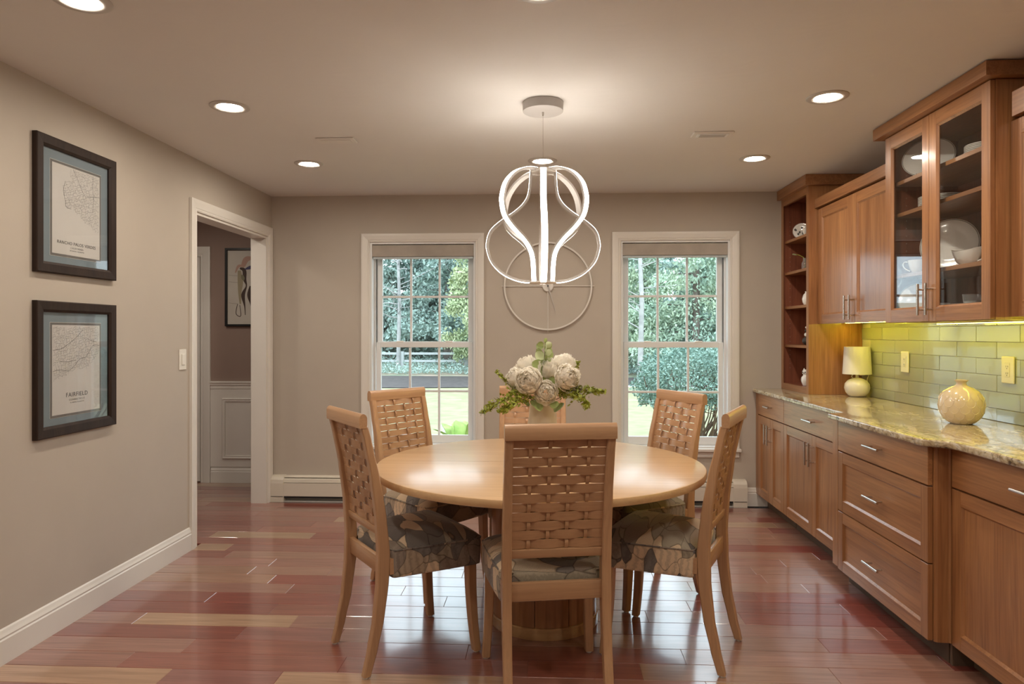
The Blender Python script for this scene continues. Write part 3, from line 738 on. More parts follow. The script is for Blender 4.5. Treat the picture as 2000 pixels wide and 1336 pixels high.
FF = [(0.01, 0.99), (0.01, 0.34), (0.06, 0.40), (0.14, 0.385), (0.22, 0.42), (0.30, 0.435), (0.40, 0.47), (0.52, 0.50), (0.60, 0.475), (0.68, 0.46), (0.80, 0.54), (0.90, 0.60), (0.99, 0.68), (0.99, 0.99)]
def framed(z0, label, poly, seed, ang, main, words, fr):
    r = thing('framed_map', label, 'picture', (XL, 3.119, z0), 0, 'framed map prints on the left wall')
    W2, H = 0.2735, 0.604; bm = bmesh.new(); rings = []
    prf = [(0, 0), (0, 0.022), (0.004, 0.025), (0.038, 0.022), (0.049, 0.015), (0.049, 0.004)]
    for (yy, zz, dy, dz) in ((-W2, 0, 1, 1), (W2, 0, -1, 1), (W2, H, -1, -1), (-W2, H, 1, -1), (-W2, 0, 1, 1)):
        rings.append([(t, yy+dy*p, zz+dz*p) for p, t in prf])
    obj('frame', loft(bm, rings, caps=False), 'frame_dark', r)
    obj('mat_board', B(0.002, 0.006, -W2+0.045, W2-0.045, 0.045, H-0.045), 'mat_blue', r)
    zc = 0.093
    obj('mat_bevel', B(0.006, 0.0066, -PW/2-0.0125, PW/2+0.0125, zc-0.0125, zc+PH+0.0125), 'mat_white', r)
    obj('inner_mat', B(0.0066, 0.0072, -PW/2-0.011, PW/2+0.011, zc-0.011, zc+PH+0.011), 'mat_brown', r)
    pp = obj('map_paper', B(0, 0.0006, -PW/2, PW/2, 0, PH), 'paper', r, loc=(0.0072, 0, zc))
    obj('map_lines', map_ink(poly, seed, ang, main), 'paper_ink', pp, loc=(0.0009, 0, 0))
    for body, size, width, v, mat in words:
        obj('lettering', text_mesh(body, size, width), mat, pp, loc=(0.0010, 0, v*PH), rot=(pi/2, 0, pi/2))
    obj('glazing', B(0.010, 0.0115, -W2+0.047, W2-0.047, 0.047, H-0.047), 'picture_glass', r)
framed(1.606, 'dark framed map lettered RANCHO PALOS VERDES, upper of two', PV, 3, 0.35,
       [[(0.42, 0.99), (0.52, 0.88), (0.60, 0.78), (0.70, 0.70)], [(0.85, 0.99), (0.84, 0.85), (0.86, 0.72), (0.84, 0.55)], [(0.72, 0.72), (0.85, 0.74), (0.99, 0.755)], [(0.26, 0.83), (0.22, 0.72), (0.26, 0.60), (0.28, 0.54), (0.38, 0.53)]],
       [('RANCHO PALOS VERDES', 0.0205, 0.262, 0.118, 'text_ink'), ('CALIFORNIA', 0.0120, 0.088, 0.076, 'text_grey'), ('33.7445\u00b0N / 118.3870\u00b0W', 0.0075, 0.098, 0.048, 'text_grey')], None)
framed(0.878, 'dark framed map lettered FAIRFIELD, lower of two', FF, 8, 0.15,
       [[(0.01, 0.485), (0.15, 0.50), (0.32, 0.485), (0.45, 0.54), (0.56, 0.61), (0.70, 0.635), (0.84, 0.76), (0.99, 0.76)], [(0.01, 0.72), (0.18, 0.735), (0.35, 0.80), (0.50, 0.87), (0.62, 0.95)], [(0.15, 0.59), (0.32, 0.585), (0.48, 0.60)], [(0.72, 0.85), (0.80, 0.82), (0.92, 0.81)]],
       [('FAIRFIELD', 0.0285, 0.146, 0.186, 'text_ink'), ('CONNECTICUT', 0.0120, 0.108, 0.142, 'text_grey'), ('41.1408\u00b0N / 73.2613\u00b0W', 0.0075, 0.095, 0.112, 'text_grey')], None)

# hall picture
hp = thing('framed_print', 'black framed abstract print on the brown hall wall', 'picture', (-2.62, YH, 1.405))
bm = bmesh.new(); rings = []
for (xx, zz, dx, dz) in ((-0.25, 0, 1, 1), (0.25, 0, -1, 1), (0.25, 0.70, -1, -1), (-0.25, 0.70, 1, -1), (-0.25, 0, 1, 1)):
    rings.append([(xx+dx*p, -t, zz+dz*p) for p, t in ((0, 0), (0, 0.025), (0.018, 0.025), (0.018, 0.004))])
obj('frame', loft(bm, rings, caps=False), 'black_metal', hp)
pp = obj('print_paper', B(-0.24, 0.24, -0.008, -0.002, 0.01, 0.69), 'art_paper', hp)
def stroke(pts, ws, mat, k):
    bm = bmesh.new(); P = catmull([(x, z, w) for (x, z), w in zip(pts, ws)], 5); vs = []
    for i, (x, z, w) in enumerate(P):
        a = P[max(i-1, 0)]; b = P[min(i+1, len(P)-1)]; d = Vector((b[0]-a[0], b[1]-a[1])).normalized(); nrm = Vector((-d.y, d.x))*w/2
        vs.append((bm.verts.new((x+nrm.x, -0.0082-k*0.0002, z+nrm.y)), bm.verts.new((x-nrm.x, -0.0082-k*0.0002, z-nrm.y))))
    for a, b in zip(vs, vs[1:]): bm.faces.new([a[0], b[0], b[1], a[1]])
    obj('brush_stroke', bm, mat, pp)
stroke([(-0.125, 0.50), (-0.115, 0.40), (-0.12, 0.30), (-0.115, 0.20)], [0.03, 0.05, 0.03, 0.015], 'art_tan', 0)
stroke([(-0.12, 0.52), (-0.08, 0.50), (-0.075, 0.42), (-0.06, 0.36), (-0.09, 0.28), (-0.075, 0.18), (-0.07, 0.10)], [0.015, 0.035, 0.03, 0.012, 0.035, 0.012, 0.006], 'art_brown', 1)
stroke([(-0.02, 0.36), (-0.035, 0.28), (-0.02, 0.2), (-0.005, 0.14)], [0.02, 0.035, 0.012, 0.01], 'art_brown', 2)
stroke([(-0.16, 0.48), (-0.13, 0.54), (-0.08, 0.53)], [0.01, 0.025, 0.01], 'art_pink', 3); stroke([(-0.09, 0.54), (-0.06, 0.60), (0.0, 0.61)], [0.04, 0.05, 0.02], 'art_pink', 4)
stroke([(-0.075, 0.51), (-0.03, 0.525), (0.02, 0.54)], [0.006, 0.03, 0.02], 'art_blue', 5); stroke([(-0.10, 0.46), (-0.09, 0.43), (-0.085, 0.41)], [0.02, 0.03, 0.01], 'art_green', 6)
stroke([(-0.14, 0.20), (-0.155, 0.12), (-0.13, 0.09), (-0.11, 0.10), (-0.12, 0.19)], [0.005, 0.006, 0.006, 0.006, 0.005], 'art_brown', 7)
for z in (0.46, 0.40, 0.21): stroke([(-0.22, z), (-0.18, z-0.006), (-0.14, z-0.008)], [0.003]*3, 'art_line', 8)
stroke([(0.05, 0.55), (0.08, 0.4), (0.06, 0.25), (0.09, 0.1)], [0.02, 0.05, 0.03, 0.01], 'art_tan', 9)

# ================================================================== WALL CLOCK
ck = thing('wall_clock', 'large thin ring wall clock between the windows', 'clock', (0.017, YB, 1.36))
zc = 0.352
def ring(bm, r, cx, y, cz, a, b, n=96):
    # ring with rectangular section: a radial, b depth
    rings = []
    for i in range(n+1):
        t = 2*pi*i/n; c, s = cos(t), sin(t)
        rings.append([(cx+(r-a)*c, y, cz+(r-a)*s), (cx+r*c, y, cz+r*s), (cx+r*c, y-b, cz+r*s), (cx+(r-a)*c, y-b, cz+(r-a)*s)])
    return loft(bm, rings, caps=False)
bm = bmesh.new(); ring(bm, 0.347, 0, -0.012, zc, 0.012, 0.014); obj('ring', bm, 'white_metal', ck, smooth=40)
bm = bmesh.new(); tube(bm, [(-0.365, -0.009, zc), (0.365, -0.009, zc)], 0.0028, 8); obj('cross_rod', bm, 'white_metal', ck)
bm = bmesh.new(); tube(bm, [(0, -0.009, zc-0.365), (0, -0.009, zc+0.365)], 0.0028, 8); obj('cross_rod', bm, 'white_metal', ck)
bm = bmesh.new(); lathe(bm, [(0, 0), (0.044, 0), (0.044, 0.018), (0.040, 0.022), (0, 0.022)], 36); bmesh.ops.rotate(bm, verts=bm.verts[:], matrix=Matrix.Rotation(pi/2, 3, 'X')); bmesh.ops.translate(bm, verts=bm.verts[:], vec=(0, 0, zc))
obj('hub', bm, 'white_metal', ck, smooth=40)
def hand(ang, L, back, w, y, mat):
    bm = bmesh.new(); d = Vector((sin(ang), 0, cos(ang))); n = Vector((cos(ang), 0, -sin(ang))); c0 = Vector((0, y, zc))
    q = [c0-d*back-n*w, c0-d*back+n*w, c0+d*L+n*w*0.25, c0+d*L-n*w*0.25]
    loft(bm, [[tuple(v) for v in q], [tuple(v+Vector((0, -0.002, 0))) for v in q]]); obj('hand', bm, mat, ck)
hand(R(163), 0.21, 0.04, 0.006, -0.026, 'grey_metal'); hand(R(340), 0.12, 0.035, 0.008, -0.030, 'grey_metal')
bm = bmesh.new(); lathe(bm, [(0, 0), (0.006, 0), (0.006, 0.006), (0, 0.006)], 12); bmesh.ops.rotate(bm, verts=bm.verts[:], matrix=Matrix.Rotation(pi/2, 3, 'X')); bmesh.ops.translate(bm, verts=bm.verts[:], vec=(0, -0.0325, zc))
obj('hand_pin', bm, 'black_metal', ck)

# ================================================================== CHANDELIER
CHX, CHY = -0.013, 3.285
ch = thing('chandelier', 'lit ribbon-loop LED pendant over the dining table', 'pendant lamp', (CHX, CHY, 1.585))
ZT = 0.530     # top of the ribbons above the base point
PROF = [(r*0.95, t) for r, t in [(0.050, 0.0), (0.105, 0.006), (0.165, 0.040), (0.215, 0.095), (0.257, 0.180), (0.277, 0.280), (0.279, 0.350), (0.262, 0.450), (0.214, 0.534), (0.138, 0.627), (0.090, 0.712), (0.068, 0.81), (0.060, 1.0)]]
def ribbon_bm(pts, w, t0, t1):
    bm = bmesh.new(); rings = []
    for i, (r, z) in enumerate(pts):
        a = pts[max(i-1, 0)]; b = pts[min(i+1, len(pts)-1)]; d = Vector((b[0]-a[0], b[1]-a[1])).normalized(); n = Vector((-d.y, d.x))  # outward normal
        p0 = Vector((r, z))+n*t0; p1 = Vector((r, z))+n*t1
        rings.append([(p0.x, -w/2, p0.y), (p1.x, -w/2, p1.y), (p1.x, w/2, p1.y), (p0.x, w/2, p0.y)])
    return loft(bm, rings)
pa = catmull([(r, ZT*(1-t)) for r, t in PROF], 6)          # wide at the top; listed top -> bottom
pb = catmull([(r, ZT*t) for r, t in PROF], 6)[::-1]        # wide at the bottom
# outward normal must point away from the axis: path runs top -> bottom, so n=(-dy, dx)=(+,..)
ribs = {}
for key, pth in (('a', pa), ('b', pb)):
    ribs[key] = (mesh(ribbon_bm(pth, 0.030, -0.006, 0.005), 'ribbon', 40), mesh(ribbon_bm(pth, 0.027, 0.0051, 0.0060), 'light_strip', 40))
for k in range(8):
    key = 'b' if k % 2 == 0 else 'a'
    rb = obj('ribbon', ribs[key][0], 'grey_metal', ch, rot=(0, 0, -pi/2+k*pi/4+0.03))
    obj('light_strip', ribs[key][1], 'ribbon_light', rb)
bm = bmesh.new(); lathe(bm, [(0, ZT-0.010), (0.062, ZT-0.010), (0.064, ZT-0.004), (0.062, ZT+0.003), (0, ZT+0.003)], 36); obj('top_plate', bm, 'white_metal', ch, smooth=40)
bm = bmesh.new(); lathe(bm, [(0, -0.006), (0.066, -0.006), (0.066, 0.0), (0, 0.0)], 36); obj('bottom_plate', bm, 'white_metal', ch, smooth=40)
zc0 = ZC-1.585
bm = bmesh.new(); lathe(bm, [(0, zc0-0.046), (0.090, zc0-0.046), (0.096, zc0-0.043), (0.097, zc0-0.002), (0, zc0-0.002)], 48); obj('canopy', bm, 'grey_metal', ch, smooth=40)
bm = bmesh.new(); tube(bm, [(0, 0, ZT+0.002), (0, 0, zc0-0.045)], 0.0014, 6); obj('cable', bm, 'steel', ch)
bm = bmesh.new(); lathe(bm, [(0, zc0-0.062), (0.004, zc0-0.062), (0.006, zc0-0.046), (0, zc0-0.0461)], 12); obj('cable_grip', bm, 'steel', ch)

# ================================================================== DINING TABLE
TX, TY, TR, TZ = -0.03, 3.205, 0.752, 0.74
tb = thing('dining_table', 'round pale wood dining table on a drum pedestal', 'table', (TX, TY, 0))
def half_top(s):
    bm = bmesh.new(); n = 64
    prof = [(TR-0.010, TZ-0.034), (TR-0.002, TZ-0.031), (TR, TZ-0.022), (TR, TZ-0.008), (TR-0.003, TZ-0.002), (TR-0.009, TZ)]
    g = 0.0006; ang = [pi*i/n for i in range(n+1)]
    rings = []
    for (r, z) in prof:
        rings.append([bm.verts.new((r*cos(a), s*(r*sin(a)+g), z)) for a in ang])
    for a, b in zip(rings, rings[1:]):
        for i in range(n): bm.faces.new([a[i], a[i+1], b[i+1], b[i]])
    bm.faces.new(rings[0]); bm.faces.new(rings[-1])
    bm.faces.new([r[0] for r in rings]+[r[-1] for r in rings[::-1]])
    return bm
for s in (-1, 1): obj('tabletop_half', half_top(s), 'table_top', tb, smooth=40)
DX, DY = 0.02, 0.04; NR = 0.245
n = 10
for k in range(n):
    bm = bmesh.new(); a0 = 2*pi*(k+0.25)/n+0.006; a1 = 2*pi*(k+1.25)/n-0.006; rings = []
    for i in range(7):
        a = a0+(a1-a0)*i/6; rings.append([(NR*cos(a), NR*sin(a), 0.052), ((NR-0.02)*cos(a), (NR-0.02)*sin(a), 0.052), ((NR-0.02)*cos(a), (NR-0.02)*sin(a), 0.705), (NR*cos(a), NR*sin(a), 0.705)])
    obj('pedestal_panel', loft(bm, rings), 'table_drum', tb, loc=(DX, DY, 0), smooth=40)
bm = bmesh.new(); lathe(bm, [(0.0, 0.053), (NR-0.021, 0.053), (NR-0.021, 0.704), (0, 0.704)], 40); obj('pedestal_core', bm, 'groove_dark', tb, loc=(DX, DY, 0), smooth=40)
bm = bmesh.new(); lathe(bm, [(0, 0), (NR+0.006, 0), (NR+0.008, 0.003), (NR+0.008, 0.047), (NR+0.004, 0.051), (0, 0.051)], 56); obj('base_ring', bm, 'table_rim', tb, loc=(DX, DY, 0), smooth=40)

# ================================================================== CHAIRS
def back_y(z):   # curve of the rear posts
    K = [(0.0, 0.0), (0.10, 0.026), (0.22, 0.052), (0.36, 0.068), (0.48, 0.072), (0.62, 0.060), (0.78, 0.036), (0.90, 0.010), (1.03, -0.022)]
    for (a, ya), (b, yb) in zip(K, K[1:]):
        if a <= z <= b:
            t = (z-a)/(b-a); t = t*t*(3-2*t)*0.35+t*0.65; return ya+(yb-ya)*t
    return K[-1][1]
def tilt(z): return math.atan2(back_y(z+0.02)-back_y(z-0.02), 0.04)
PXW = 0.180
def post(s):
    bm = bmesh.new(); rings = []
    for i in range(26):
        z = 0.008+(0.975-0.008)*i/25; y = back_y(z)
        d = 0.015+0.010*max(0, 1-abs(z-0.43)/0.42)**0.8; w = 0.015+0.002*max(0, 1-abs(z-0.45)/0.5); c = 0.004
        x = s*PXW
        q = [(-w+c, -d), (w-c, -d), (w, -d+c), (w, d-c), (w-c, d), (-w+c, d), (-w, d-c), (-w, -d+c)]
        rings.append([(x+a, y+b, z) for a, b in q])
    return loft(bm, rings)
def front_leg(s):
    bm = bmesh.new(); rings = []
    for i in range(11):
        z = 0.008+(0.40-0.008)*i/10; t = 1-i/10; w = 0.0165+0.0045*(i/10); c = 0.004
        x = s*(0.205+0.012*t**2); y = 0.452+0.023*t**2.2
        q = [(-w+c, -w), (w-c, -w), (w, -w+c), (w, w-c), (w-c, w), (-w+c, w), (-w, w-c), (-w, -w+c)]
        rings.append([(x+a, y+b, z) for a, b in q])
    return loft(bm, rings)
def rail(x0, x1, y, z0, z1, d, tl=0.0, rnd=0.003):
    bm = B(x0, x1, -d, d, z0, z1, bev=rnd, seg=2)
    if tl: bmesh.ops.rotate(bm, cent=(0, 0, (z0+z1)/2), verts=bm.verts[:], matrix=Matrix.Rotation(-tl, 3, 'X'))
    bmesh.ops.translate(bm, verts=bm.verts[:], vec=(0, y, 0)); return bm
HX = 0.1645; COLX = [-0.1035, -0.0345, 0.0345, 0.1035]; NS = 12; Z0, Z1 = 0.573, 0.974; PIT = (Z1-Z0)/NS
def hslat(ph):
    bm = bmesh.new(); rings = []; N = 40; hh = PIT/2-0.0006; t = 0.0016
    for i in range(N+1):
        x = -HX+2*HX*i/N
        # +1 = in front (towards the chair's back side) at columns of one parity
        u = (x-COLX[0])/(COLX[1]-COLX[0])
        amp = 0.0048*cos(pi*u)*(1 if ph == 0 else -1)
        if x < COLX[0]: amp *= max(0, 1-(COLX[0]-x)/0.05)
        if x > COLX[3]: amp *= max(0, 1-(x-COLX[3])/0.05)
        lift = 0.0012*cos(pi*u)*(1 if ph == 0 else -1)
        rings.append([(x, amp-t, -hh+lift*0.4), (x, amp+t, -hh+lift*0.4), (x, amp+t, hh-lift*0.4), (x, amp-t, hh-lift*0.4)])
    return loft(bm, rings)
def vslat(c):
    bm = bmesh.new(); rings = []; w = 0.0062; t = 0.0015
    for i in range(NS*4+1):
        z = Z0+(Z1-Z0)*i/(NS*4); r = (z-Z0)/PIT-0.5
        sgn = 1 if c % 2 == 0 else -1
        amp = -0.0046*cos(pi*r)*sgn
        y = back_y(z)+amp
        rings.append([(COLX[c]-w, y-t, z), (COLX[c]+w, y-t, z), (COLX[c]+w, y+t, z), (COLX[c]-w, y+t, z)])
    return loft(bm, rings)
def cushion():
    # outline (half), rear to front, then dome and skirt
    bm = bmesh.new()
    half = [(0.0, 0.094), (0.08, 0.094), (0.150, 0.095), (0.157, 0.103), (0.192, 0.106), (0.199, 0.114), (0.208, 0.18), (0.217, 0.26), (0.225, 0.34), (0.231, 0.42), (0.234, 0.465), (0.230, 0.485), (0.214, 0.496), (0.12, 0.502), (0.0, 0.504)]
    out = half+[(-x, y) for x, y in half[-2:0:-1]]; cx, cy = 0.0, 0.30
    rings = []
    def rg(k, z, skirt=False):
        return [bm.verts.new((cx+(x-cx)*k, cy+(y-cy)*k, z-(0.0 if not skirt else (0.012*sin(y*40)*0.25)))) for x, y in out]
    lev = [(0.988, 0.372), (0.996, 0.374), (1.0, 0.385), (1.004, 0.43), (1.006, 0.462), (1.0, 0.478), (0.975, 0.488), (0.92, 0.499), (0.82, 0.511), (0.66, 0.523), (0.45, 0.531), (0.22, 0.5345)]
    rings = [rg(k, z) for k, z in lev]; n = len(out)
    for a, b in zip(rings, rings[1:]):
        for i in range(n): bm.faces.new([a[i], a[(i+1) % n], b[(i+1) % n], b[i]])
    top = bm.verts.new((cx, cy, 0.5355))
    for i in range(n): bm.faces.new([rings[-1][i], rings[-1][(i+1) % n], top])
    bm.faces.new(rings[0][::-1])
    return bm
def piping():
    bm = bmesh.new()
    half = [(0.150, 0.095), (0.199, 0.114), (0.208, 0.18), (0.217, 0.26), (0.225, 0.34), (0.231, 0.42), (0.234, 0.465), (0.230, 0.485), (0.214, 0.496), (0.12, 0.502), (0.0, 0.504)]
    out = half+[(-x, y) for x, y in half[-2::-1]]
    return tube(bm, [(x*1.003, 0.30+(y-0.30)*1.003, 0.480) for x, y in out], 0.0035, 6)
M_post = [mesh(post(s), 'rear_post', 35) for s in (-1, 1)]; M_leg = [mesh(front_leg(s), 'front_leg', 35) for s in (-1, 1)]
bm = bmesh.new(); lathe(bm, [(0, 0), (0.011, 0), (0.0125, 0.003), (0.0125, 0.008), (0, 0.008)], 14); M_glide = mesh(bm, 'foot_glide', 40)
prf = [(-0.014, 0.972), (0.014, 0.972), (0.0155, 0.985), (0.0155, 1.012), (0.011, 1.022), (0.003, 1.027), (-0.004, 1.027), (-0.011, 1.022), (-0.0155, 1.012), (-0.0155, 0.985)]
bm = bmesh.new(); sweep_profile(bm, prf, 'X', -0.197, 0.197); bmesh.ops.translate(bm, verts=bm.verts[:], vec=(0, back_y(1.0), 0)); M_top = mesh(bm, 'top_rail', 35)
M_low = mesh(rail(-0.166, 0.166, back_y(0.556), 0.541, 0.572, 0.010, tilt(0.556)), 'lower_back_rail', 35)
M_seat_rail = mesh(rail(-0.166, 0.166, back_y(0.42)+0.002, 0.386, 0.452, 0.0105), 'rear_seat_rail', 35)
def siderail(s):
    bm = bmesh.new(); loft(bm, [[(s*0.176, 0.094, 0.388), (s*0.196, 0.094, 0.388), (s*0.196, 0.094, 0.450), (s*0.176, 0.094, 0.450)], [(s*0.192, 0.43, 0.388), (s*0.212, 0.43, 0.388), (s*0.212, 0.43, 0.450), (s*0.192, 0.43, 0.450)]]); return bm
M_side = [mesh(siderail(s), 'side_rail') for s in (-1, 1)]
M_h = [mesh(hslat(p), 'woven_slat', 60) for p in (0, 1)]; M_v = [mesh(vslat(c), 'upright_strip', 60) for c in range(4)]
M_cush = mesh(cushion(), 'seat_cushion', 70); M_pipe = mesh(piping(), 'piping', 60)
def chair(x, y, ang, label):
    r = thing('dining_chair', label, 'chair', (x, y, 0), R(ang)-pi/2, 'woven-back chairs around the dining table')
    for i, s in enumerate((-1, 1)):
        p = obj('rear_post', M_post[i], 'maple_post', r); obj('foot_glide', M_glide, 'plastic_white', p, loc=(s*PXW, back_y(0), 0))
        p = obj('front_leg', M_leg[i], 'maple_post', r); obj('foot_glide', M_glide, 'plastic_white', p, loc=(s*0.217, 0.475, 0))
        obj('side_rail', M_side[i], 'maple_rail', r)
    obj('top_rail', M_top, 'maple_rail', r); obj('lower_back_rail', M_low, 'maple_rail', r); obj('rear_seat_rail', M_seat_rail, 'maple_rail', r)
    for i in range(NS):
        z = Z0+(i+0.5)*PIT; obj('woven_slat', M_h[i % 2], 'maple_slat', r, loc=(0, back_y(z), z), rot=(-tilt(z), 0, 0))
    for c in range(4): obj('upright_strip', M_v[c], 'maple_slat', r)
    s = obj('seat_cushion', M_cush, 'seat_fabric', r, label='seat upholstered in grey and beige leaf-patterned fabric'); obj('piping', M_pipe, 'seat_fabric', s)
    return r
chair(0.050, 2.400, 100.0, 'woven-back chair nearest the camera, its back to us')
chair(-0.804, 2.784, 36.0, 'woven-back chair at the near left of the table, seen side-on')
chair(0.764, 2.882, 154.9, 'woven-back chair at the near right of the table, seen side-on')
chair(0.712, 3.739, 206.9, 'woven-back chair in front of the right window')
chair(-0.823, 3.832, -37.8, 'woven-back chair in front of the left window')
chair(-0.078, 4.085, -89.0, 'woven-back chair at the far side, behind the flowers')

# ================================================================== FLOWERS ON THE TABLE
FX, FY = -0.015, 3.16
bm = bmesh.new(); nn = 40
rings = []
for (r, z) in [(0.068, 0.0), (0.074, 0.02), (0.078, 0.06), (0.074, 0.12), (0.066, 0.18), (0.062, 0.23), (0.058, 0.272), (0.052, 0.272), (0.056, 0.23), (0.060, 0.10), (0.05, 0.02)]:
    rr = []
    for i in range(nn):
        a = 2*pi*i/nn; w = 1+0.035*sin(7*a+z*60)+0.02*sin(z*150)
        rr.append((r*w*cos(a)*1.0, r*w*sin(a)*0.82, z))
    rings.append(rr)
loft(bm, rings)
vz = obj('flower_vase', bm, 'bouquet_vase', loc=(FX, FY, TZ), smooth=60); tag(vz, 'ruffled off-white vase holding white peonies on the dining table', 'vase')
bq = thing('flower_bouquet', 'bouquet of white peonies and green sprigs on the dining table', 'flowers', (FX, FY, TZ+0.305))
def bloom_bm(rad, seed):
    rnd = random.Random(seed); bm = bmesh.new()
    def petal(az, th0, th1, w, r, flare, ruff):
        rows = []
        for i in range(7):
            t = i/6; th = th0+(th1-th0)*t; row = []
            for j in range(6):
                u = j/5*2-1
                ph = az+u*w*(0.55+0.45*sin(pi*min(0.75, t)))/max(0.45, sin(th))
                rr = r*(1+flare*t**3-0.05*u*u)+ruff*rnd.uniform(-1, 1)*(t**2)
                tt = th-0.10*u*u*t+ (ruff/r)*rnd.uniform(-1, 1)*t*t
                row.append(bm.verts.new((rr*sin(tt)*cos(ph), rr*sin(tt)*sin(ph), rad-rr*cos(tt))))
            rows.append(row)
        for p, q in zip(rows, rows[1:]):
            for m in range(5): bm.faces.new([p[m], p[m+1], q[m+1], q[m]])
    for (cnt, th0, th1, r, w, fl_) in ((8, 0.4, 1.45, 1.0, 0.50, 0.26), (9, 0.6, 1.75, 0.99, 0.44, 0.24), (10, 0.9, 2.00, 0.97, 0.38, 0.24), (11, 1.2, 2.22, 0.94, 0.32, 0.26), (11, 1.45, 2.42, 0.91, 0.27, 0.28),
                                       (11, 1.7, 2.60, 0.88, 0.23, 0.30), (10, 1.95, 2.76, 0.86, 0.20, 0.30), (9, 2.2, 2.90, 0.84, 0.17, 0.30), (7, 2.4, 3.05, 0.82, 0.15, 0.30)):
        off = rnd.uniform(0, 2*pi)
        for k in range(cnt): petal(off+2*pi*k/cnt+rnd.gauss(0, .12), th0, th1+rnd.gauss(0, .08), w, r*rad*rnd.uniform(0.94, 1.05), fl_*rnd.uniform(0.5, 1.3), 0.07*rad)
    return bm
bl_m = [mesh(bloom_bm(0.047, s), 'peony_bloom', 50) for s in (1, 2, 3)]
def toward(d): return Vector(d).to_track_quat('Z', 'Y').to_euler()
for i, (x, y, z, d, s) in enumerate([(-0.080, -0.02, 0.060, (-0.9, -0.6, 0.7), 1.0), (-0.048, -0.075, 0.062, (-0.25, -1.0, 0.45), 1.15), (0.082, -0.060, 0.075, (0.6, -0.9, 0.5), 1.1), (-0.045, 0.02, 0.090, (-0.5, -0.1, 1.0), 1.05),
                                     (0.075, 0.03, 0.095, (0.6, 0.1, 1.0), 1.15), (0.010, -0.075, 0.028, (0.1, -1, 0.15), 0.95), (-0.01, 0.07, 0.08, (-0.1, 1, 0.8), 1.1), (0.02, -0.01, 0.088, (0.1, -0.3, 1.0), 1.0)]):
    o = obj('peony_bloom', bl_m[i % 3], 'petal', bq, loc=(x, y, z), rot=toward(d)); o.scale = (s, s, s)
# eucalyptus stem with large round leaves
bm = bmesh.new(); tube(bm, [(0.0, -0.02, -0.05), (0.005, -0.03, 0.12), (0.01, -0.035, 0.19), (0.014, -0.03, 0.255)], [0.004, 0.003, 0.002, 0.001], 6); es = obj('eucalyptus_stem', bm, 'twig', bq, smooth=60)
def leaf_bm(L, W, curl=0.15):
    bm = bmesh.new(); rows = []
    for i in range(7):
        t = i/6; w = W*sin(pi*(0.06+0.9*t))**0.65; rows.append([bm.verts.new((u*w/2, t*L, curl*L*(t-0.5)**2+0.15*abs(u)*w)) for u in (-1, -0.5, 0, 0.5, 1)])
    for p, q in zip(rows, rows[1:]):
        for m in range(4): bm.faces.new([p[m], p[m+1], q[m+1], q[m]])
    return bm
lm = mesh(leaf_bm(0.050, 0.046), 'leaf', 180); leaf_pale_m = lm.copy(); leaf_pale_m.materials.append(MATS['leaf_pale']); rnd = random.Random(77)
for i in range(30):
    z = 0.05+0.20*i/29; a = (0 if i % 2 else pi)+rnd.gauss(0, .75); sc = (1.2-0.55*i/29)*rnd.uniform(0.85, 1.15)
    d = Vector((cos(a), sin(a), rnd.uniform(0.2, 1.1))).normalized(); nn_ = Vector((-sin(a), cos(a), rnd.uniform(-.5, .5)))
    xa_ = d.cross(nn_).normalized(); nn_ = xa_.cross(d).normalized()
    o = obj('leaf', leaf_pale_m if i % 3 == 0 else lm, 'leaf_round', es, loc=(0.008+0.004*cos(a), -0.034+0.004*sin(a), z)); o.rotation_euler = Matrix((xa_, d, nn_)).transposed().to_euler()
    o.scale = (sc, sc, sc)
for (x, y, z, a, sc) in ((-0.045, -0.09, -0.005, -2.6, 1.0), (-0.02, -0.10, -0.02, -2.9, 0.9), (0.095, -0.07, -0.02, 2.2, 1.2), (0.06, -0.09, -0.01, 2.8, 0.9), (-0.09, -0.07, -0.005, -2.2, 0.9)):
    o = obj('leaf', lm, 'leaf_round', bq, loc=(x, y, z), rot=(-0.7, 0, a)); o.scale = (sc, sc, sc)
def sprig(pts, n, seed, size, spread):
    rnd = random.Random(seed); P = catmull(pts, 8); bm = bmesh.new(); tube(bm, P, 0.0016, 5); st = obj('sprig_stem', bm, 'twig', bq)
    Q = []
    for k in range(n):
        f = rnd.uniform(0.25, 1.0); p = P[min(len(P)-1, int(f*(len(P)-1)))]; w = spread*(1.1-0.75*f)
        Q.append((p[0]+rnd.gauss(0, w), p[1]+rnd.gauss(0, w), p[2]+rnd.gauss(0, w*0.8)))
    o = obj('sprig_leaves', leaf_cloud(Q, size, rnd, 0.0, 2.0), 'sprig_green', st); o['kind'] = 'stuff'
sprig([(-0.02, -0.04, -0.02), (-0.10, -0.07, 0.03), (-0.18, -0.10, -0.01), (-0.27, -0.11, -0.055)], 260, 1, 0.011, 0.020)
sprig([(-0.02, -0.03, -0.02), (-0.09, -0.05, 0.04), (-0.16, -0.05, 0.075), (-0.21, -0.05, 0.125)], 120, 2, 0.010, 0.011)
sprig([(-0.02, -0.05, -0.02), (-0.08, -0.11, 0.01), (-0.14, -0.13, -0.025), (-0.19, -0.14, -0.05)], 240, 3, 0.011, 0.020)
sprig([(0.02, -0.04, -0.02), (0.10, -0.08, 0.04), (0.18, -0.10, 0.045), (0.27, -0.10, 0.035)], 280, 4, 0.011, 0.019)
sprig([(0.03, -0.05, -0.02), (0.11, -0.10, 0.02), (0.17, -0.13, 0.01), (0.20, -0.14, -0.03)], 240, 5, 0.011, 0.018)
sprig([(0.03, 0.0, 0.0), (0.10, 0.0, 0.08), (0.15, 0.0, 0.13), (0.165, 0.0, 0.165)], 80, 6, 0.010, 0.008)

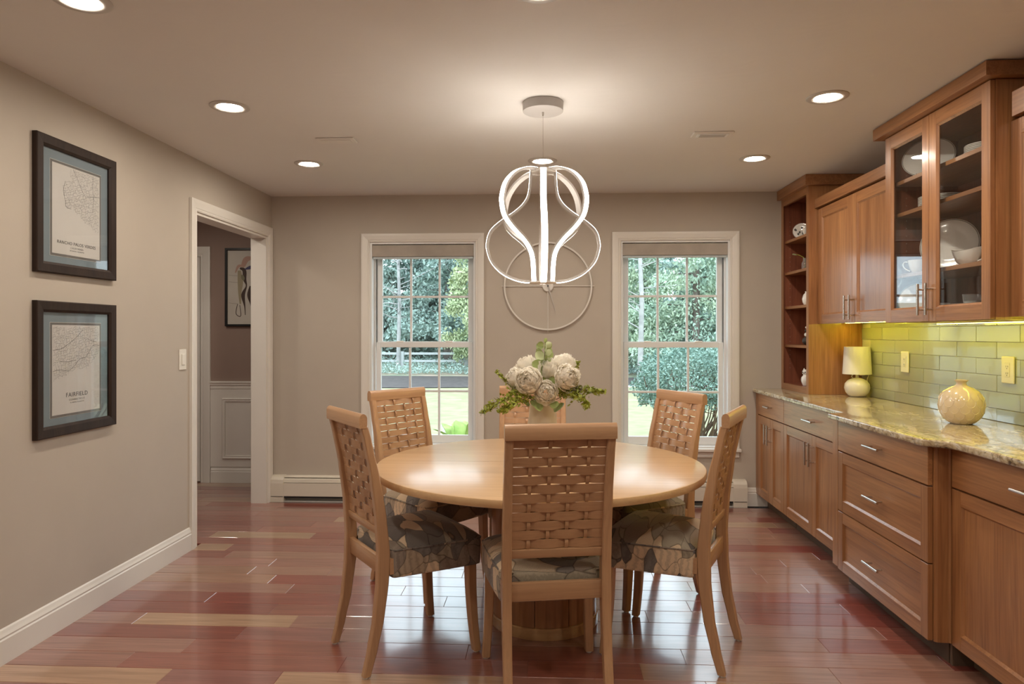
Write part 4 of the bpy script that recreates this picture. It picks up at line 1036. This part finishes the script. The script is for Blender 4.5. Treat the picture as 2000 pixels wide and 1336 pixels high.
# ================================================================== CABINETS (right wall)
XF, XC = 1.630, 1.550          # door faces of the flush units and of the bumped-out drawer unit
WX = XR-0.012                  # backs stand just clear of the wall
def pull(L, vertical):
    bm = bmesh.new()
    if vertical:
        tube(bm, [(-0.034, 0, -L/2), (-0.034, 0, L/2)], 0.006, 12)
        for s in (-1, 1): tube(bm, [(0, 0, s*L*0.32), (-0.034, 0, s*L*0.32)], 0.0045, 8)
    else:
        tube(bm, [(-0.034, -L/2, 0), (-0.034, L/2, 0)], 0.006, 12)
        for s in (-1, 1): tube(bm, [(0, s*L*0.32, 0), (-0.034, s*L*0.32, 0)], 0.0045, 8)
    return mesh(bm, 'bar_handle', 50)
M_hv, M_hv_up, M_hh, M_hh_s = pull(0.145, True), pull(0.150, True), pull(0.150, False), pull(0.115, False)
def door(parent, x, y0, y1, z0, z1, handle=None, hz=None, name='door', st=0.058, rl=0.058, handle_mesh=None, glass=False, panel_mat='cherry_upright'):
    # x = front plane (faces -X). Frame and panel in local coordinates of the parent (absolute minus parent loc)
    px, py, pz = parent.location; T = 0.02
    g = 0.0015; y0 += g; y1 -= g; z0 += g; z1 -= g
    if glass: d = obj(name, B(x+0.0115-px, x+0.0145-px, y0+st+0.004-py, y1-st-0.004-py, z0+rl+0.004-pz, z1-rl-0.004-pz), 'cabinet_glass', parent, label='clear glass pane of the door')
    else: d = obj(name, B(x+0.0110-px, x+0.018-px, y0+st-py, y1-st-py, z0+rl-pz, z1-rl-pz), panel_mat, parent)
    for (a, b) in ((y0, y0+st), (y1-st, y1)): obj('stile', B(x-px, x+T-px, a-py, b-py, z0-pz, z1-pz, bev=0.0012), 'cherry_upright', d)
    for (a, b) in ((z0, z0+rl), (z1-rl, z1)): obj('rail', B(x+0.0006-px, x+T-px, y0+st-py, y1-st-py, a-pz, b-pz), 'cherry_level', d)
    # bevelled inner lip
    bm = bmesh.new(); rings = []; pr = [(0, 0.002), (0.009, 0.0105), (0.009, 0.014), (0, 0.014)]
    for (yy, zz, dy, dz) in ((y0+st, z0+rl, 1, 1), (y1-st, z0+rl, -1, 1), (y1-st, z1-rl, -1, -1), (y0+st, z1-rl, 1, -1), (y0+st, z0+rl, 1, 1)):
        rings.append([(x+t-px, yy+dy*p-py, zz+dz*p-pz) for p, t in pr])
    obj('inner_lip', loft(bm, rings, caps=False), 'cherry_upright', d)
    if handle is not None: obj('bar_handle', handle_mesh or M_hv, 'steel', d, loc=(x-px, handle-py, hz-pz))
    return d
def drawer(parent, x, y0, y1, z0, z1, framed=False, hm=None):
    px, py, pz = parent.location; g = 0.0015
    if framed:
        d = door(parent, x, y0, y1, z0, z1, name='drawer_front', st=0.055, rl=0.055, panel_mat='cherry_level')
    else:
        d = obj('drawer_front', B(x-px, x+0.02-px, y0+g-py, y1-g-py, z0+g-pz, z1-g-pz, bev=0.0015), 'cherry_level', parent)
    obj('bar_handle', hm or M_hh, 'steel', d, loc=(x-px, (y0+y1)/2-py, (z0+z1)/2-pz+(0.0)))
def carcass(parent, x0, y0, y1, z0, z1, toe=None):
    px, py, pz = parent.location
    obj('carcass', B(x0-px, WX-px, y0-py, y1-py, z0-pz, z1-pz), 'cherry_upright', parent)
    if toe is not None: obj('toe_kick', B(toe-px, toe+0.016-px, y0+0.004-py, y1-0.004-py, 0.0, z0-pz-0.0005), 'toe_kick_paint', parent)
ZD = 0.716
def base_unit(name, label, x, y0, y1, toe):
    r = thing(name, label, 'cabinet', (x, (y0+y1)/2, 0), 0, 'base cabinets along the right wall'); carcass(r, x+0.0205, y0+0.001, y1-0.001, 0.098, 0.883, toe); return r
a0, a1, b0, c0, c1, d0 = 5.428, 4.805, 3.805, 3.735, 2.872, 2.849
A = base_unit('base_cabinet', 'narrow base cabinet in the far corner by the window wall', XF, a1, a0, XF+0.085)
obj('end_filler', B(0, 0.02, 5.372-A.location.y, a0-0.001-A.location.y, 0.10, 0.882), 'cherry_upright', A)
drawer(A, XF, a1, 5.372, ZD+0.004, 0.882, hm=M_hh_s); mid = (a1+5.372)/2
door(A, XF, mid, 5.372, 0.10, ZD, handle=mid+0.03, hz=0.60); door(A, XF, a1, mid, 0.10, ZD, handle=mid-0.03, hz=0.60)
Bc = base_unit('base_cabinet', 'base cabinet with wide drawer over two doors, left of the drawer bank', XF, b0, a1, XF+0.085)
drawer(Bc, XF, b0, a1, ZD+0.004, 0.882); mid = 4.300
door(Bc, XF, mid, a1, 0.10, ZD, handle=mid+0.03, hz=0.60); door(Bc, XF, b0, mid, 0.10, ZD, handle=mid-0.03, hz=0.60)
Cc = base_unit('drawer_cabinet', 'bumped-out bank of three drawers with a bar handle on each', XC, c1, b0-0.002, XC+0.085)
obj('far_side', B(0.0, 0.02, c0+0.002-Cc.location.y, b0-0.004-Cc.location.y, 0.10, 0.882), 'cherry_upright', Cc)
drawer(Cc, XC, c1, c0, ZD+0.004, 0.882); drawer(Cc, XC, c1, c0, 0.404, ZD, framed=True); drawer(Cc, XC, c1, c0, 0.09, 0.401, framed=True)
# angled filler post
fp = thing('corner_post', 'angled cherry filler post beside the drawer bank', 'filler', (1.60, 2.83, 0), 0)
bm = bmesh.new(); pl = [(-0.029, 0.0405), (-0.026, 0.034), (-0.018, 0.030), (0.022, 0.026), (0.029, 0.022), (0.30, 0.022), (0.30, 0.0405)]
loft(bm, [[(x, y, 0.09) for x, y in pl], [(x, y, 0.883) for x, y in pl]]); obj('post_body', bm, 'cherry_upright', fp)
obj('post_foot', B(0.035, 0.29, 0.023, 0.038, 0.0, 0.0895), 'toe_kick_paint', fp)
Dc = base_unit('base_cabinet', 'base cabinet at the right edge of the frame', XF, 1.90, d0, XF+0.085)
drawer(Dc, XF, 1.90, d0, ZD+0.004, 0.882); door(Dc, XF, 2.345, d0, 0.085, ZD); door(Dc, XF, 1.90, 2.345, 0.085, ZD, handle=2.31, hz=0.60)

# worktop
def arc(cx, cy, r, a0, a1, n=8): return [(cx+r*cos(a0+(a1-a0)*i/n), cy+r*sin(a0+(a1-a0)*i/n)) for i in range(n+1)]
outl = [(WX, YB-0.003), (1.605, YB-0.003), (1.605, 3.795), (1.502, 3.742)] + \
       [tuple(p) for p in catmull([(1.505, 2.92), (1.507, 2.865), (1.522, 2.825), (1.560, 2.800), (1.587, 2.765), (1.592, 2.70)], 5)] + [(1.592, 1.88), (WX, 1.88)]
bm = bmesh.new(); base = [bm.verts.new((x, y, 0.884)) for x, y in outl]; f = bm.faces.new(base)
ex = bmesh.ops.extrude_face_region(bm, geom=[f]); bmesh.ops.translate(bm, verts=[v for v in ex['geom'] if isinstance(v, bmesh.types.BMVert)], vec=(0, 0, 0.03))
es_ = [e for e in bm.edges if abs(e.verts[0].co.z-e.verts[1].co.z) < 1e-5 and all(v.co.x < WX-0.01 for v in e.verts)]
bmesh.ops.bevel(bm, geom=es_, offset=0.008, segments=3, affect='EDGES', profile=0.5)
wt = obj('worktop', bm, 'granite', smooth=40); tag(wt, 'speckled tan and brown granite worktop along the right wall', 'worktop')

# backsplash tiles
bs = thing('tile_backsplash', 'sage glass subway tile backsplash above the worktop', 'backsplash', (WX, 4.87, 0.914))
BY0, BY1, BZ1 = 1.88, 4.870, 1.404
obj('grout_bed', B(0.0, 0.011, BY0-4.87, BY1-4.87, 0.0005, BZ1-0.914), 'grout', bs)
TP, TW2 = 0.0805, 0.325; tmc = {}
z = 0.975-TP; k = 0
while z < BZ1-0.005:
    za, zb = max(z+0.001, 0.9155), min(z+TP-0.001, BZ1); off = 4.578 if k % 2 == 1 else 4.418
    yy = off+TW2
    while yy > BY0:
        ya, yb = max(yy-TW2+0.001, BY0), min(yy-0.001, BY1-0.001)
        if yb-ya > 0.004 and zb-za > 0.004:
            key = (round(yb-ya, 4), round(zb-za, 4))
            if key not in tmc: tmc[key] = mesh(B(-0.006, 0, -key[0]/2, key[0]/2, -key[1]/2, key[1]/2, bev=0.0012), 'tile')
            obj('tile', tmc[key], 'glass_tile', bs, loc=(0, (ya+yb)/2-4.87, (za+zb)/2-0.914), rot=(0, frnd.gauss(0, 0.004), frnd.gauss(0, 0.004)))
        yy -= TW2
    z += TP; k += 1
def outlet(y, label):
    r = thing('outlet', label, 'outlet', (WX-0.008, y, 1.103), 0, 'outlet plates on the backsplash')
    obj('plate', B(-0.006, 0, -0.045, 0.045, 0, 0.127, bev=0.003), 'plastic_cream', r)
    obj('receptacle', B(-0.008, -0.0061, -0.017, 0.017, 0.030, 0.097, bev=0.001), 'plastic_cream', r)
    for zz in (0.048, 0.080):
        for dy in (-0.006, 0.006): obj('slot', B(-0.0088, -0.0081, dy-0.001, dy+0.001, zz-0.004, zz+0.004), 'slot_dark', r)
        obj('slot', B(-0.0088, -0.0081, -0.002, 0.002, zz-0.012, zz-0.008), 'slot_dark', r)
outlet(4.285, 'cream outlet plate beside the table lamp'); outlet(3.354, 'cream outlet plate above the round vase')

# tall open bookcase
bk = thing('bookcase', 'tall open cherry bookcase standing on the far end of the worktop', 'bookcase', (1.827, 4.875, 0.915))
bx, by, bz = bk.location; D = WX-bx; Ln = YB-0.003-by
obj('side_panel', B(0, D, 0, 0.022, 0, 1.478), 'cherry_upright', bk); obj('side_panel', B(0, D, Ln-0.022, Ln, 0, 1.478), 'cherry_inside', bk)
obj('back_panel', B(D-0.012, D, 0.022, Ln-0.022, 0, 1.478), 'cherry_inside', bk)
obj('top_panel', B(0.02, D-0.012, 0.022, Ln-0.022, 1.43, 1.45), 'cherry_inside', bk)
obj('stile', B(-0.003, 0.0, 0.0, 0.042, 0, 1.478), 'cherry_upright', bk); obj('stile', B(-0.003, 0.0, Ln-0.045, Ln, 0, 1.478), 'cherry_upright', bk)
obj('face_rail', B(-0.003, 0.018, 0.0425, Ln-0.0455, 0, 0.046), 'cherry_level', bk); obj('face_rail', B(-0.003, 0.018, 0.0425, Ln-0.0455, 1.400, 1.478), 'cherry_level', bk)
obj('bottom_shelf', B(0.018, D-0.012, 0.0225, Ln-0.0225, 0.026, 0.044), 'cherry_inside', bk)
for z in (1.255, 1.545, 1.806, 2.048): obj('shelf', B(0.016, D-0.013, 0.0235, Ln-0.0235, z-0.020-bz, z-bz, bev=0.001), 'cherry_level', bk)
obj('crown', B(-0.037, D, -0.037, Ln, 1.452, 1.5225), 'cherry_level', bk)
pm = mesh(B(-0.0024, 0.0024, -0.0012, 0, -0.0024, 0.0024), 'shelf_pin')
for i in range(34):
    if i % 9 != 8: obj('shelf_pin', pm, 'pin_metal', bk, loc=(0.055, Ln-0.022, 0.16+i*0.034))

# upper cabinets
XU, XG, XU2 = 1.886, 1.810, 1.886
UZ0, UZ1 = 1.405, 2.200
GY0, GY1, GZ0, GZ1 = 2.895, 3.765, 1.395, 2.375
U = thing('wall_cabinet', 'upper cherry cabinet with two solid doors by the bookcase', 'cabinet', (XU, 4.32, UZ0), 0, 'upper cabinets on the right wall')
obj('carcass', B(0.0205, WX-XU, GY1+0.002-4.32, 4.873-4.32, 0.012, 0.80), 'cherry_upright', U)
obj('light_valance', B(0.003, 0.0203, GY1+0.003-4.32, 4.872-4.32, -0.0, 0.012), 'cherry_level', U)
door(U, XU, 4.339, 4.868, UZ0, UZ1, handle=4.339+0.034, hz=1.50, handle_mesh=M_hv_up, st=0.062, rl=0.062); door(U, XU, GY1+0.004, 4.339, UZ0, UZ1, handle=4.339-0.034, hz=1.50, handle_mesh=M_hv_up, st=0.062, rl=0.062)
obj('crown', B(-0.022, WX-XU, GY1+0.003-4.32, 4.872-4.32, 0.802, 0.866), 'cherry_level', U)
G = thing('glass_cabinet', 'tall glass-door china cabinet full of white dishes', 'cabinet', (XG, 3.33, GZ0), 0, 'upper cabinets on the right wall')
gx, gy, gz = XG, 3.33, GZ0; GD = WX-gx
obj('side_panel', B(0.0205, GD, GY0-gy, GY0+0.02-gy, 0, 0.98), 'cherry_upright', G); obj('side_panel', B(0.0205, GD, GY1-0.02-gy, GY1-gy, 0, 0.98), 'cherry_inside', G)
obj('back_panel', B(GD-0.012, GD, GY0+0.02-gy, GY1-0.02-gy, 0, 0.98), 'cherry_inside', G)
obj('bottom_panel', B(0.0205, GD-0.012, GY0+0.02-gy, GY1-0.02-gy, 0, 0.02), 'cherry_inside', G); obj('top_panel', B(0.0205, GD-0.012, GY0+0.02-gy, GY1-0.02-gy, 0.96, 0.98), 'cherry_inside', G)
SH = [1.648, 1.968, 2.135]
for z in SH: obj('shelf', B(0.04, GD-0.014, GY0+0.022-gy, GY1-0.022-gy, z-0.02-gz, z-gz, bev=0.001), 'cherry_level', G)
GM = 3.347
door(G, XG, GM, GY1, GZ0, GZ1, handle=GM+0.034, hz=1.50, handle_mesh=M_hv_up, st=0.058, rl=0.064, glass=True); door(G, XG, GY0, GM, GZ0, GZ1, handle=GM-0.034, hz=1.50, handle_mesh=M_hv_up, st=0.058, rl=0.064, glass=True)
obj('crown', B(-0.044, GD, GY0-0.044-gy, GY1+0.044-gy, 0.982, 1.040), 'cherry_level', G)
for i in range(20): obj('shelf_pin', pm, 'pin_metal', G, loc=(0.10, GY1-0.02-gy, 0.10+i*0.04))
V2 = thing('wall_cabinet', 'upper cherry cabinet cut off at the right edge of the frame', 'cabinet', (XU2, 2.40, UZ0), 0, 'upper cabinets on the right wall')
obj('carcass', B(0.0205, WX-XU2, 1.90-2.4, GY0-0.003-2.4, 0.012, 0.80), 'cherry_upright', V2)
door(V2, XU2, 2.45, GY0-0.006, UZ0, UZ1, st=0.062, rl=0.062); door(V2, XU2, 1.905, 2.45, UZ0, UZ1, handle=2.416, hz=1.50, handle_mesh=M_hv_up, st=0.062, rl=0.062)
obj('crown', B(-0.022, WX-XU2, 1.90-2.4, GY0-0.047-2.4, 0.802, 0.900), 'cherry_level', V2)

# under-cabinet lights
def led(x, y0, y1, z, label):
    r = thing('led_strip', label, 'strip light', (x, (y0+y1)/2, z), 0, 'yellow strip lights under the upper cabinets')
    L = y1-y0; obj('channel', B(-0.010, 0.010, -L/2, L/2, -0.005, -0.0005), 'white_metal', r)
    obj('diode_row', B(-0.005, 0.005, -L/2+0.01, L/2-0.01, -0.0075, -0.0052), 'led_yellow', r)
led(2.06, GY1+0.03, 4.84, UZ0+0.0115, 'glowing yellow strip under the solid-door cabinet'); led(2.06, GY0+0.03, GY1-0.03, GZ0, 'glowing yellow strip under the glass-door cabinet'); led(2.06, 1.95, GY0-0.03, UZ0+0.0115, 'glowing yellow strip under the right-edge cabinet')

# ================================================================== LAMP AND VASE ON THE WORKTOP
ZW = 0.9145
lp = thing('table_lamp', 'small round-bodied lamp with a pale shade on the worktop', 'lamp', (2.092, 4.735, ZW))
bm = bmesh.new(); lathe(bm, [(0, 0), (0.040, 0), (0.055, 0.008), (0.072, 0.030), (0.080, 0.058), (0.076, 0.086), (0.058, 0.110), (0.030, 0.123), (0.014, 0.127), (0, 0.127)], 40); obj('body', bm, 'lamp_ceramic', lp, smooth=60)
bm = bmesh.new(); lathe(bm, [(0, 0.126), (0.010, 0.126), (0.010, 0.150), (0.014, 0.152), (0.014, 0.20), (0, 0.20)], 16); obj('neck', bm, 'plastic_cream', lp, smooth=40)
bm = bmesh.new(); lathe(bm, [(0.0905, 0.152), (0.0805, 0.335), (0.0785, 0.335), (0.0885, 0.152), (0.0905, 0.152)], 48); obj('shade', bm, 'shade_linen', lp, smooth=40)
bm = bmesh.new()
for k in range(3):
    a = 2*pi*k/3; tube(bm, [(0, 0, 0.195), (0.0838*cos(a), 0.0838*sin(a), 0.215)], 0.0015, 5)
obj('shade_spider', bm, 'white_metal', lp)
bm = bmesh.new(); tube(bm, catmull([(0.012, -0.01, 0.145), (0.045, -0.015, 0.148), (0.066, -0.01, 0.158), (0.074, 0.0, 0.140), (0.070, 0.01, 0.112), (0.080, 0.02, 0.07), (0.080, 0.04, 0.012), (0.085, 0.06, 0.004)], 6), 0.0028, 6); tube(bm, catmull([(-0.010, -0.01, 0.15), (-0.034, -0.015, 0.15), (-0.040, -0.01, 0.135), (-0.028, 0.0, 0.126)], 6), 0.0028, 6)
obj('cord', bm, 'cord_white', lp, smooth=60)

vs_ = thing('round_vase', 'round cream vase with a fish-scale relief on the worktop', 'vase', (1.955, 3.340, ZW))
prv = [(0.0, 0.0), (0.044, 0.0), (0.048, 0.003), (0.070, 0.020), (0.090, 0.052), (0.0955, 0.088), (0.091, 0.122), (0.074, 0.152), (0.048, 0.170), (0.026, 0.178), (0.020, 0.188), (0.022, 0.197), (0.030, 0.203), (0.030, 0.206), (0.024, 0.206), (0.016, 0.19), (0.0, 0.185)]
bm = bmesh.new(); lathe(bm, prv, 64); obj('vase_body', bm, 'vase_glaze', vs_, smooth=50)
def vr(z):
    for (r0, a), (r1, b) in zip(prv[1:], prv[2:]):
        if a <= z <= b and b > a: return r0+(r1-r0)*(z-a)/(b-a)
    return 0.05
rows_z = [0.142, 0.112, 0.083, 0.054, 0.028]
for i, zt in enumerate(rows_z):
    for k in range(13):
        a0_ = 2*pi*(k+0.5*(i % 2))/13; pts = []
        for j in range(13):
            u = -1+2*j/12; a = a0_+u*pi/13; zz = zt-0.030*math.sqrt(max(0, 1-u*u)); zz = max(zz, 0.006); r = vr(zz)+0.0006
            pts.append((r*cos(a), r*sin(a), zz))
        bm = bmesh.new(); tube(bm, pts, 0.0011, 4); obj('scale_ridge', bm, 'vase_ridge', vs_, smooth=60)

# ================================================================== DISHES IN THE GLASS CABINET
def plate_me(r, h, band=True, oval=1.0, inner=0.62):
    bm = bmesh.new(); lathe(bm, [(0, 0.003), (r*0.55, 0.003), (r*0.57, 0.0), (r*0.60, 0.0), (r*inner, 0.004), (r*0.72, h*0.55), (r, h), (r*1.0, h+0.003), (r*0.96, h+0.0028), (r*0.72, h*0.55+0.004), (r*inner, 0.0085), (r*0.55, 0.007), (0, 0.007)], 44)
    for v in bm.verts: v.co.y *= oval
    return mesh(bm, 'dish', 50)
def band_me(r, h, oval=1.0):
    bm = bmesh.new(); lathe(bm, [(r*0.985, h+0.0033), (r*0.955, h+0.0031), (r*0.955, h+0.0020), (r*0.985, h+0.0022), (r*0.985, h+0.0033)], 44)
    for v in bm.verts: v.co.y *= oval
    return mesh(bm, 'rim_band', 50)
def dish(name, me, bme, label, cat, loc, rot=(0, 0, 0), group=None):
    o = obj(name, me, 'porcelain', loc=loc, rot=rot); tag(o, label, cat, group)
    if bme: obj('rim_band', bme, 'porcelain_band', o)
    return o
def stack(name, r, h, n, step, loc, label, group):
    me = plate_me(r, h); b = band_me(r, h)
    for k in range(n):
        lb = ('topmost ' if k == n-1 else 'lowest ' if k == 0 else '')+label
        dish(name, me, b, lb, 'plate', (loc[0], loc[1], loc[2]+k*step), (0, 0, k*0.7), group)
def stand_plate(name, r, h, oval, loc, yaw, lean, label, cat):
    # dish standing on edge: its face looks along heading yaw (world), leaning back
    me = plate_me(r, h, oval=oval); b = band_me(r, h, oval)
    e = (Matrix.Rotation(yaw, 4, 'Z') @ Matrix.Rotation(pi/2-lean, 4, 'Y')).to_euler()
    return dish(name, me, b, label, cat, loc, e)
def easel(loc, yaw, label):
    r = thing('plate_stand', label, 'plate stand', loc, yaw); bm = bmesh.new()
    for s in (-1, 1): tube(bm, [(0.058, s*0.035, 0.022), (0.050, s*0.035, 0.003), (-0.05, s*0.035, 0.003), (-0.03, s*0.03, 0.12)], 0.002, 6)
    tube(bm, [(-0.05, -0.035, 0.003), (-0.05, 0.035, 0.003)], 0.002, 6); tube(bm, [(-0.03, -0.03, 0.12), (-0.03, 0.03, 0.12)], 0.002, 6); obj('wire', bm, 'black_metal', r)
S3, S2, S1, S0 = SH[2]+0.0005, SH[1]+0.0005, SH[0]+0.0005, GZ0+0.0205
yawp = R(225)
stand_plate('oval_platter', 0.102, 0.010, 1.22, (1.975, 3.650, S3+0.108), yawp, 0.22, 'oval white platter standing on the top shelf of the china cabinet', 'platter'); easel((1.963, 3.638, S3), yawp, 'black wire stand holding the oval platter on the top shelf')
stack('small_plate', 0.095, 0.012, 8, 0.0072, (2.02, 3.245, S3), 'small white plate in the stack on the top shelf', 'stack of small plates, top shelf')
stack('dinner_plate', 0.108, 0.012, 6, 0.0080, (1.985, 3.545, S2), 'white dinner plate in the stack on the second shelf', 'stack of dinner plates, second shelf')
stand_plate('round_platter', 0.133, 0.014, 1.0, (2.035, 3.570, S1+0.134), yawp, 0.20, 'large round white platter leaning on the third shelf', 'platter')
def cup(loc, s, label, rz, cat='cup', name='tea_cup', handle=True):
    r = thing(name, label, cat, loc, rz); bm = bmesh.new(); lathe(bm, [(0, 0.002), (0.020, 0.0), (0.024, 0.004), (0.034, 0.024), (0.042, 0.052), (0.0445, 0.066), (0.042, 0.066), (0.038, 0.050), (0.028, 0.018), (0, 0.008)], 32)
    for v in bm.verts: v.co *= s
    obj('bowl', bm, 'porcelain', r, smooth=50)
    if handle:
        bm = bmesh.new(); tube(bm, [tuple(Vector(p)*s) for p in catmull([(0.040, 0, 0.056), (0.060, 0, 0.062), (0.072, 0, 0.048), (0.062, 0, 0.028), (0.036, 0, 0.012)], 5)], 0.0035*s, 7); obj('handle', bm, 'porcelain', r, smooth=60)
    return r
cup((1.905, 3.630, S1), 1.0, 'white tea cup with a curled handle on the third shelf', R(125))
# gravy boat
gb = thing('gravy_boat', 'white gravy boat in front of the large round platter', 'gravy boat', (1.925, 3.235, S1), R(95)); bm = bmesh.new()
rings = []
for (k, z, inn) in [(0.35, 0, 0), (0.42, 0.004, 0), (0.70, 0.02, 0), (0.92, 0.045, 0), (1.0, 0.066, 0), (0.96, 0.066, 0), (0.86, 0.045, 0), (0.6, 0.022, 0), (0.3, 0.012, 0)]:
    rr = []
    for i in range(36):
        a = 2*pi*i/36; rx = 0.088*(1+0.22*max(0, cos(a))**4); ry = 0.042
        rr.append((k*rx*cos(a), k*ry*sin(a), z+(0.016*max(0, cos(a))**3+0.010*max(0, -cos(a))**3)*(1 if z > 0.04 else 0)))
    rings.append(rr)
obj('body', loft(bm, rings), 'porcelain', gb, smooth=60)
bm = bmesh.new(); tube(bm, catmull([(-0.080, 0, 0.066), (-0.105, 0, 0.078), (-0.118, 0, 0.055), (-0.10, 0, 0.025), (-0.06, 0, 0.014)], 5), 0.004, 7); obj('handle', bm, 'porcelain', gb, smooth=60)
cup((2.075, 3.335, S1), 1.45, 'white sugar bowl behind the gravy boat', 0, 'bowl', 'sugar_bowl', False)
stand_plate('salad_plate', 0.088, 0.010, 1.0, (1.925, 3.665, S0+0.092), yawp, 0.18, 'round white plate standing on the bottom shelf by the far side', 'plate')
cup((1.905, 3.43, S0), 1.05, 'white cup behind the door handles on the bottom shelf', R(60))
stack('saucer', 0.072, 0.010, 9, 0.0068, (2.01, 3.43, S0), 'white saucer in the stack on the bottom shelf', 'stack of saucers, bottom shelf')
tm = thing('tumbler', 'clear tapered tumbler at the right of the bottom shelf', 'glass', (1.925, 3.205, S0)); bm = bmesh.new(); lathe(bm, [(0, 0), (0.027, 0), (0.040, 0.10), (0.0385, 0.10), (0.0265, 0.006), (0, 0.006)], 28); obj('glass_body', bm, 'clear_glass', tm, smooth=50)
bm = bmesh.new(); lathe(bm, [(0, 0.0065), (0.0262, 0.0065), (0.0345, 0.070), (0, 0.070)], 28); obj('white_filling', bm, 'porcelain', tm, smooth=50)

# ================================================================== ORNAMENTS IN THE BOOKCASE
o = stand_plate('ornament_plate', 0.060, 0.006, 1.0, (1.925, 5.290, 2.0485+0.062), R(245), 0.15, 'small black and white patterned plate on the top bookshelf', 'plate')
rnd = random.Random(9)
for i in range(9):
    a = rnd.uniform(0, 2*pi); r_ = rnd.uniform(0.012, 0.045); bm = bmesh.new(); lathe(bm, [(0, 0.0085), (0.007, 0.0085), (0.007, 0.0105), (0, 0.0108)], 10)
    for v in bm.verts: v.co.x = v.co.x*rnd.uniform(0.9, 1.6)+r_*cos(a); v.co.y = v.co.y+r_*sin(a)
    obj('painted_spot', bm, 'ornament_dark', o)
bird = obj('small_ornament', lathe(bmesh.new(), [(0, 0), (0.014, 0), (0.017, 0.006), (0.008, 0.02), (0.016, 0.036), (0.020, 0.052), (0.012, 0.066), (0, 0.070)], 20), 'porcelain', loc=(1.900, 5.150, 2.0485), smooth=60); tag(bird, 'tiny white ornament beside the patterned plate', 'ornament')
bv = thing('bud_vase', 'small glass bud vase with one leaf on the second bookshelf', 'vase', (1.900, 5.150, 1.8065))
bm = bmesh.new(); lathe(bm, [(0, 0), (0.020, 0), (0.022, 0.005), (0.022, 0.050), (0.012, 0.066), (0.012, 0.085), (0.015, 0.088), (0.013, 0.088), (0.010, 0.066), (0.019, 0.045), (0.019, 0.006), (0, 0.006)], 22); obj('glass_body', bm, 'clear_glass', bv, smooth=50)
bm = bmesh.new(); tube(bm, catmull([(0, 0, 0.01), (0.0, 0.004, 0.08), (-0.02, 0.06, 0.115), (-0.03, 0.10, 0.122)], 5), 0.0018, 6); st = obj('stem', bm, 'sprig_green', bv)
obj('leaf', leaf_bm(0.055, 0.028), 'leaf_pale', bv, loc=(-0.028, 0.09, 0.120), rot=(0.1, 0.5, 0.25), smooth=180)
wv = obj('white_vase', lathe(bmesh.new(), [(0, 0), (0.026, 0), (0.036, 0.02), (0.040, 0.045), (0.032, 0.075), (0.018, 0.09), (0.020, 0.10), (0.016, 0.10), (0, 0.085)], 26), 'porcelain', loc=(1.905, 5.105, 1.5455), smooth=60); tag(wv, 'little white vase half hidden on the third bookshelf', 'vase')
bn = thing('dangling_ornament', 'small dark and white beaded ornament on the fourth bookshelf', 'ornament', (1.895, 5.105, 1.2555))
for k, z in enumerate((0.03, 0.075, 0.105, 0.128)):
    rr_ = (0.030, 0.016, 0.012, 0.009)[k]; obj('bead', lathe(bmesh.new(), [(rr_*sin(pi*i/8), z-rr_*cos(pi*i/8)) for i in range(9)], 14), 'ornament_dark' if k % 2 == 0 else 'porcelain', bn, smooth=60)
ow = thing('owl_figurine', 'white owl figurine at the bottom of the bookcase', 'figurine', (1.895, 5.110, 0.9595), R(215))
bm = bmesh.new(); lathe(bm, [(0, 0), (0.022, 0), (0.026, 0.008), (0.034, 0.030), (0.032, 0.055), (0.024, 0.072), (0.020, 0.078), (0.027, 0.090), (0.027, 0.104), (0.018, 0.116), (0, 0.119)], 22); ob_ = obj('body', bm, 'porcelain', ow, smooth=60)
for s in (-1, 1):
    obj('ear_tuft', lathe(bmesh.new(), [(0, -0.004), (0.008, 0), (0.003, 0.012), (0, 0.016)], 10), 'porcelain', ow, loc=(0.004, s*0.014, 0.112), smooth=60)
    obj('eye', lathe(bmesh.new(), [(0, 0), (0.005, 0.001), (0, 0.003)], 12), 'ornament_dark', ow, loc=(0.0255, s*0.009, 0.098), rot=(0, pi/2, 0))
    bm = bmesh.new(); lathe(bm, [(0.010*sin(pi*i/8), -0.024*cos(pi*i/8)) for i in range(9)], 12); obj('wing', bm, 'porcelain', ow, loc=(0.0, s*0.031, 0.042), smooth=60)
obj('beak', lathe(bmesh.new(), [(0, 0), (0.004, 0), (0, 0.009)], 8), 'ornament_dark', ow, loc=(0.026, 0, 0.092), rot=(0, pi*0.7, 0))
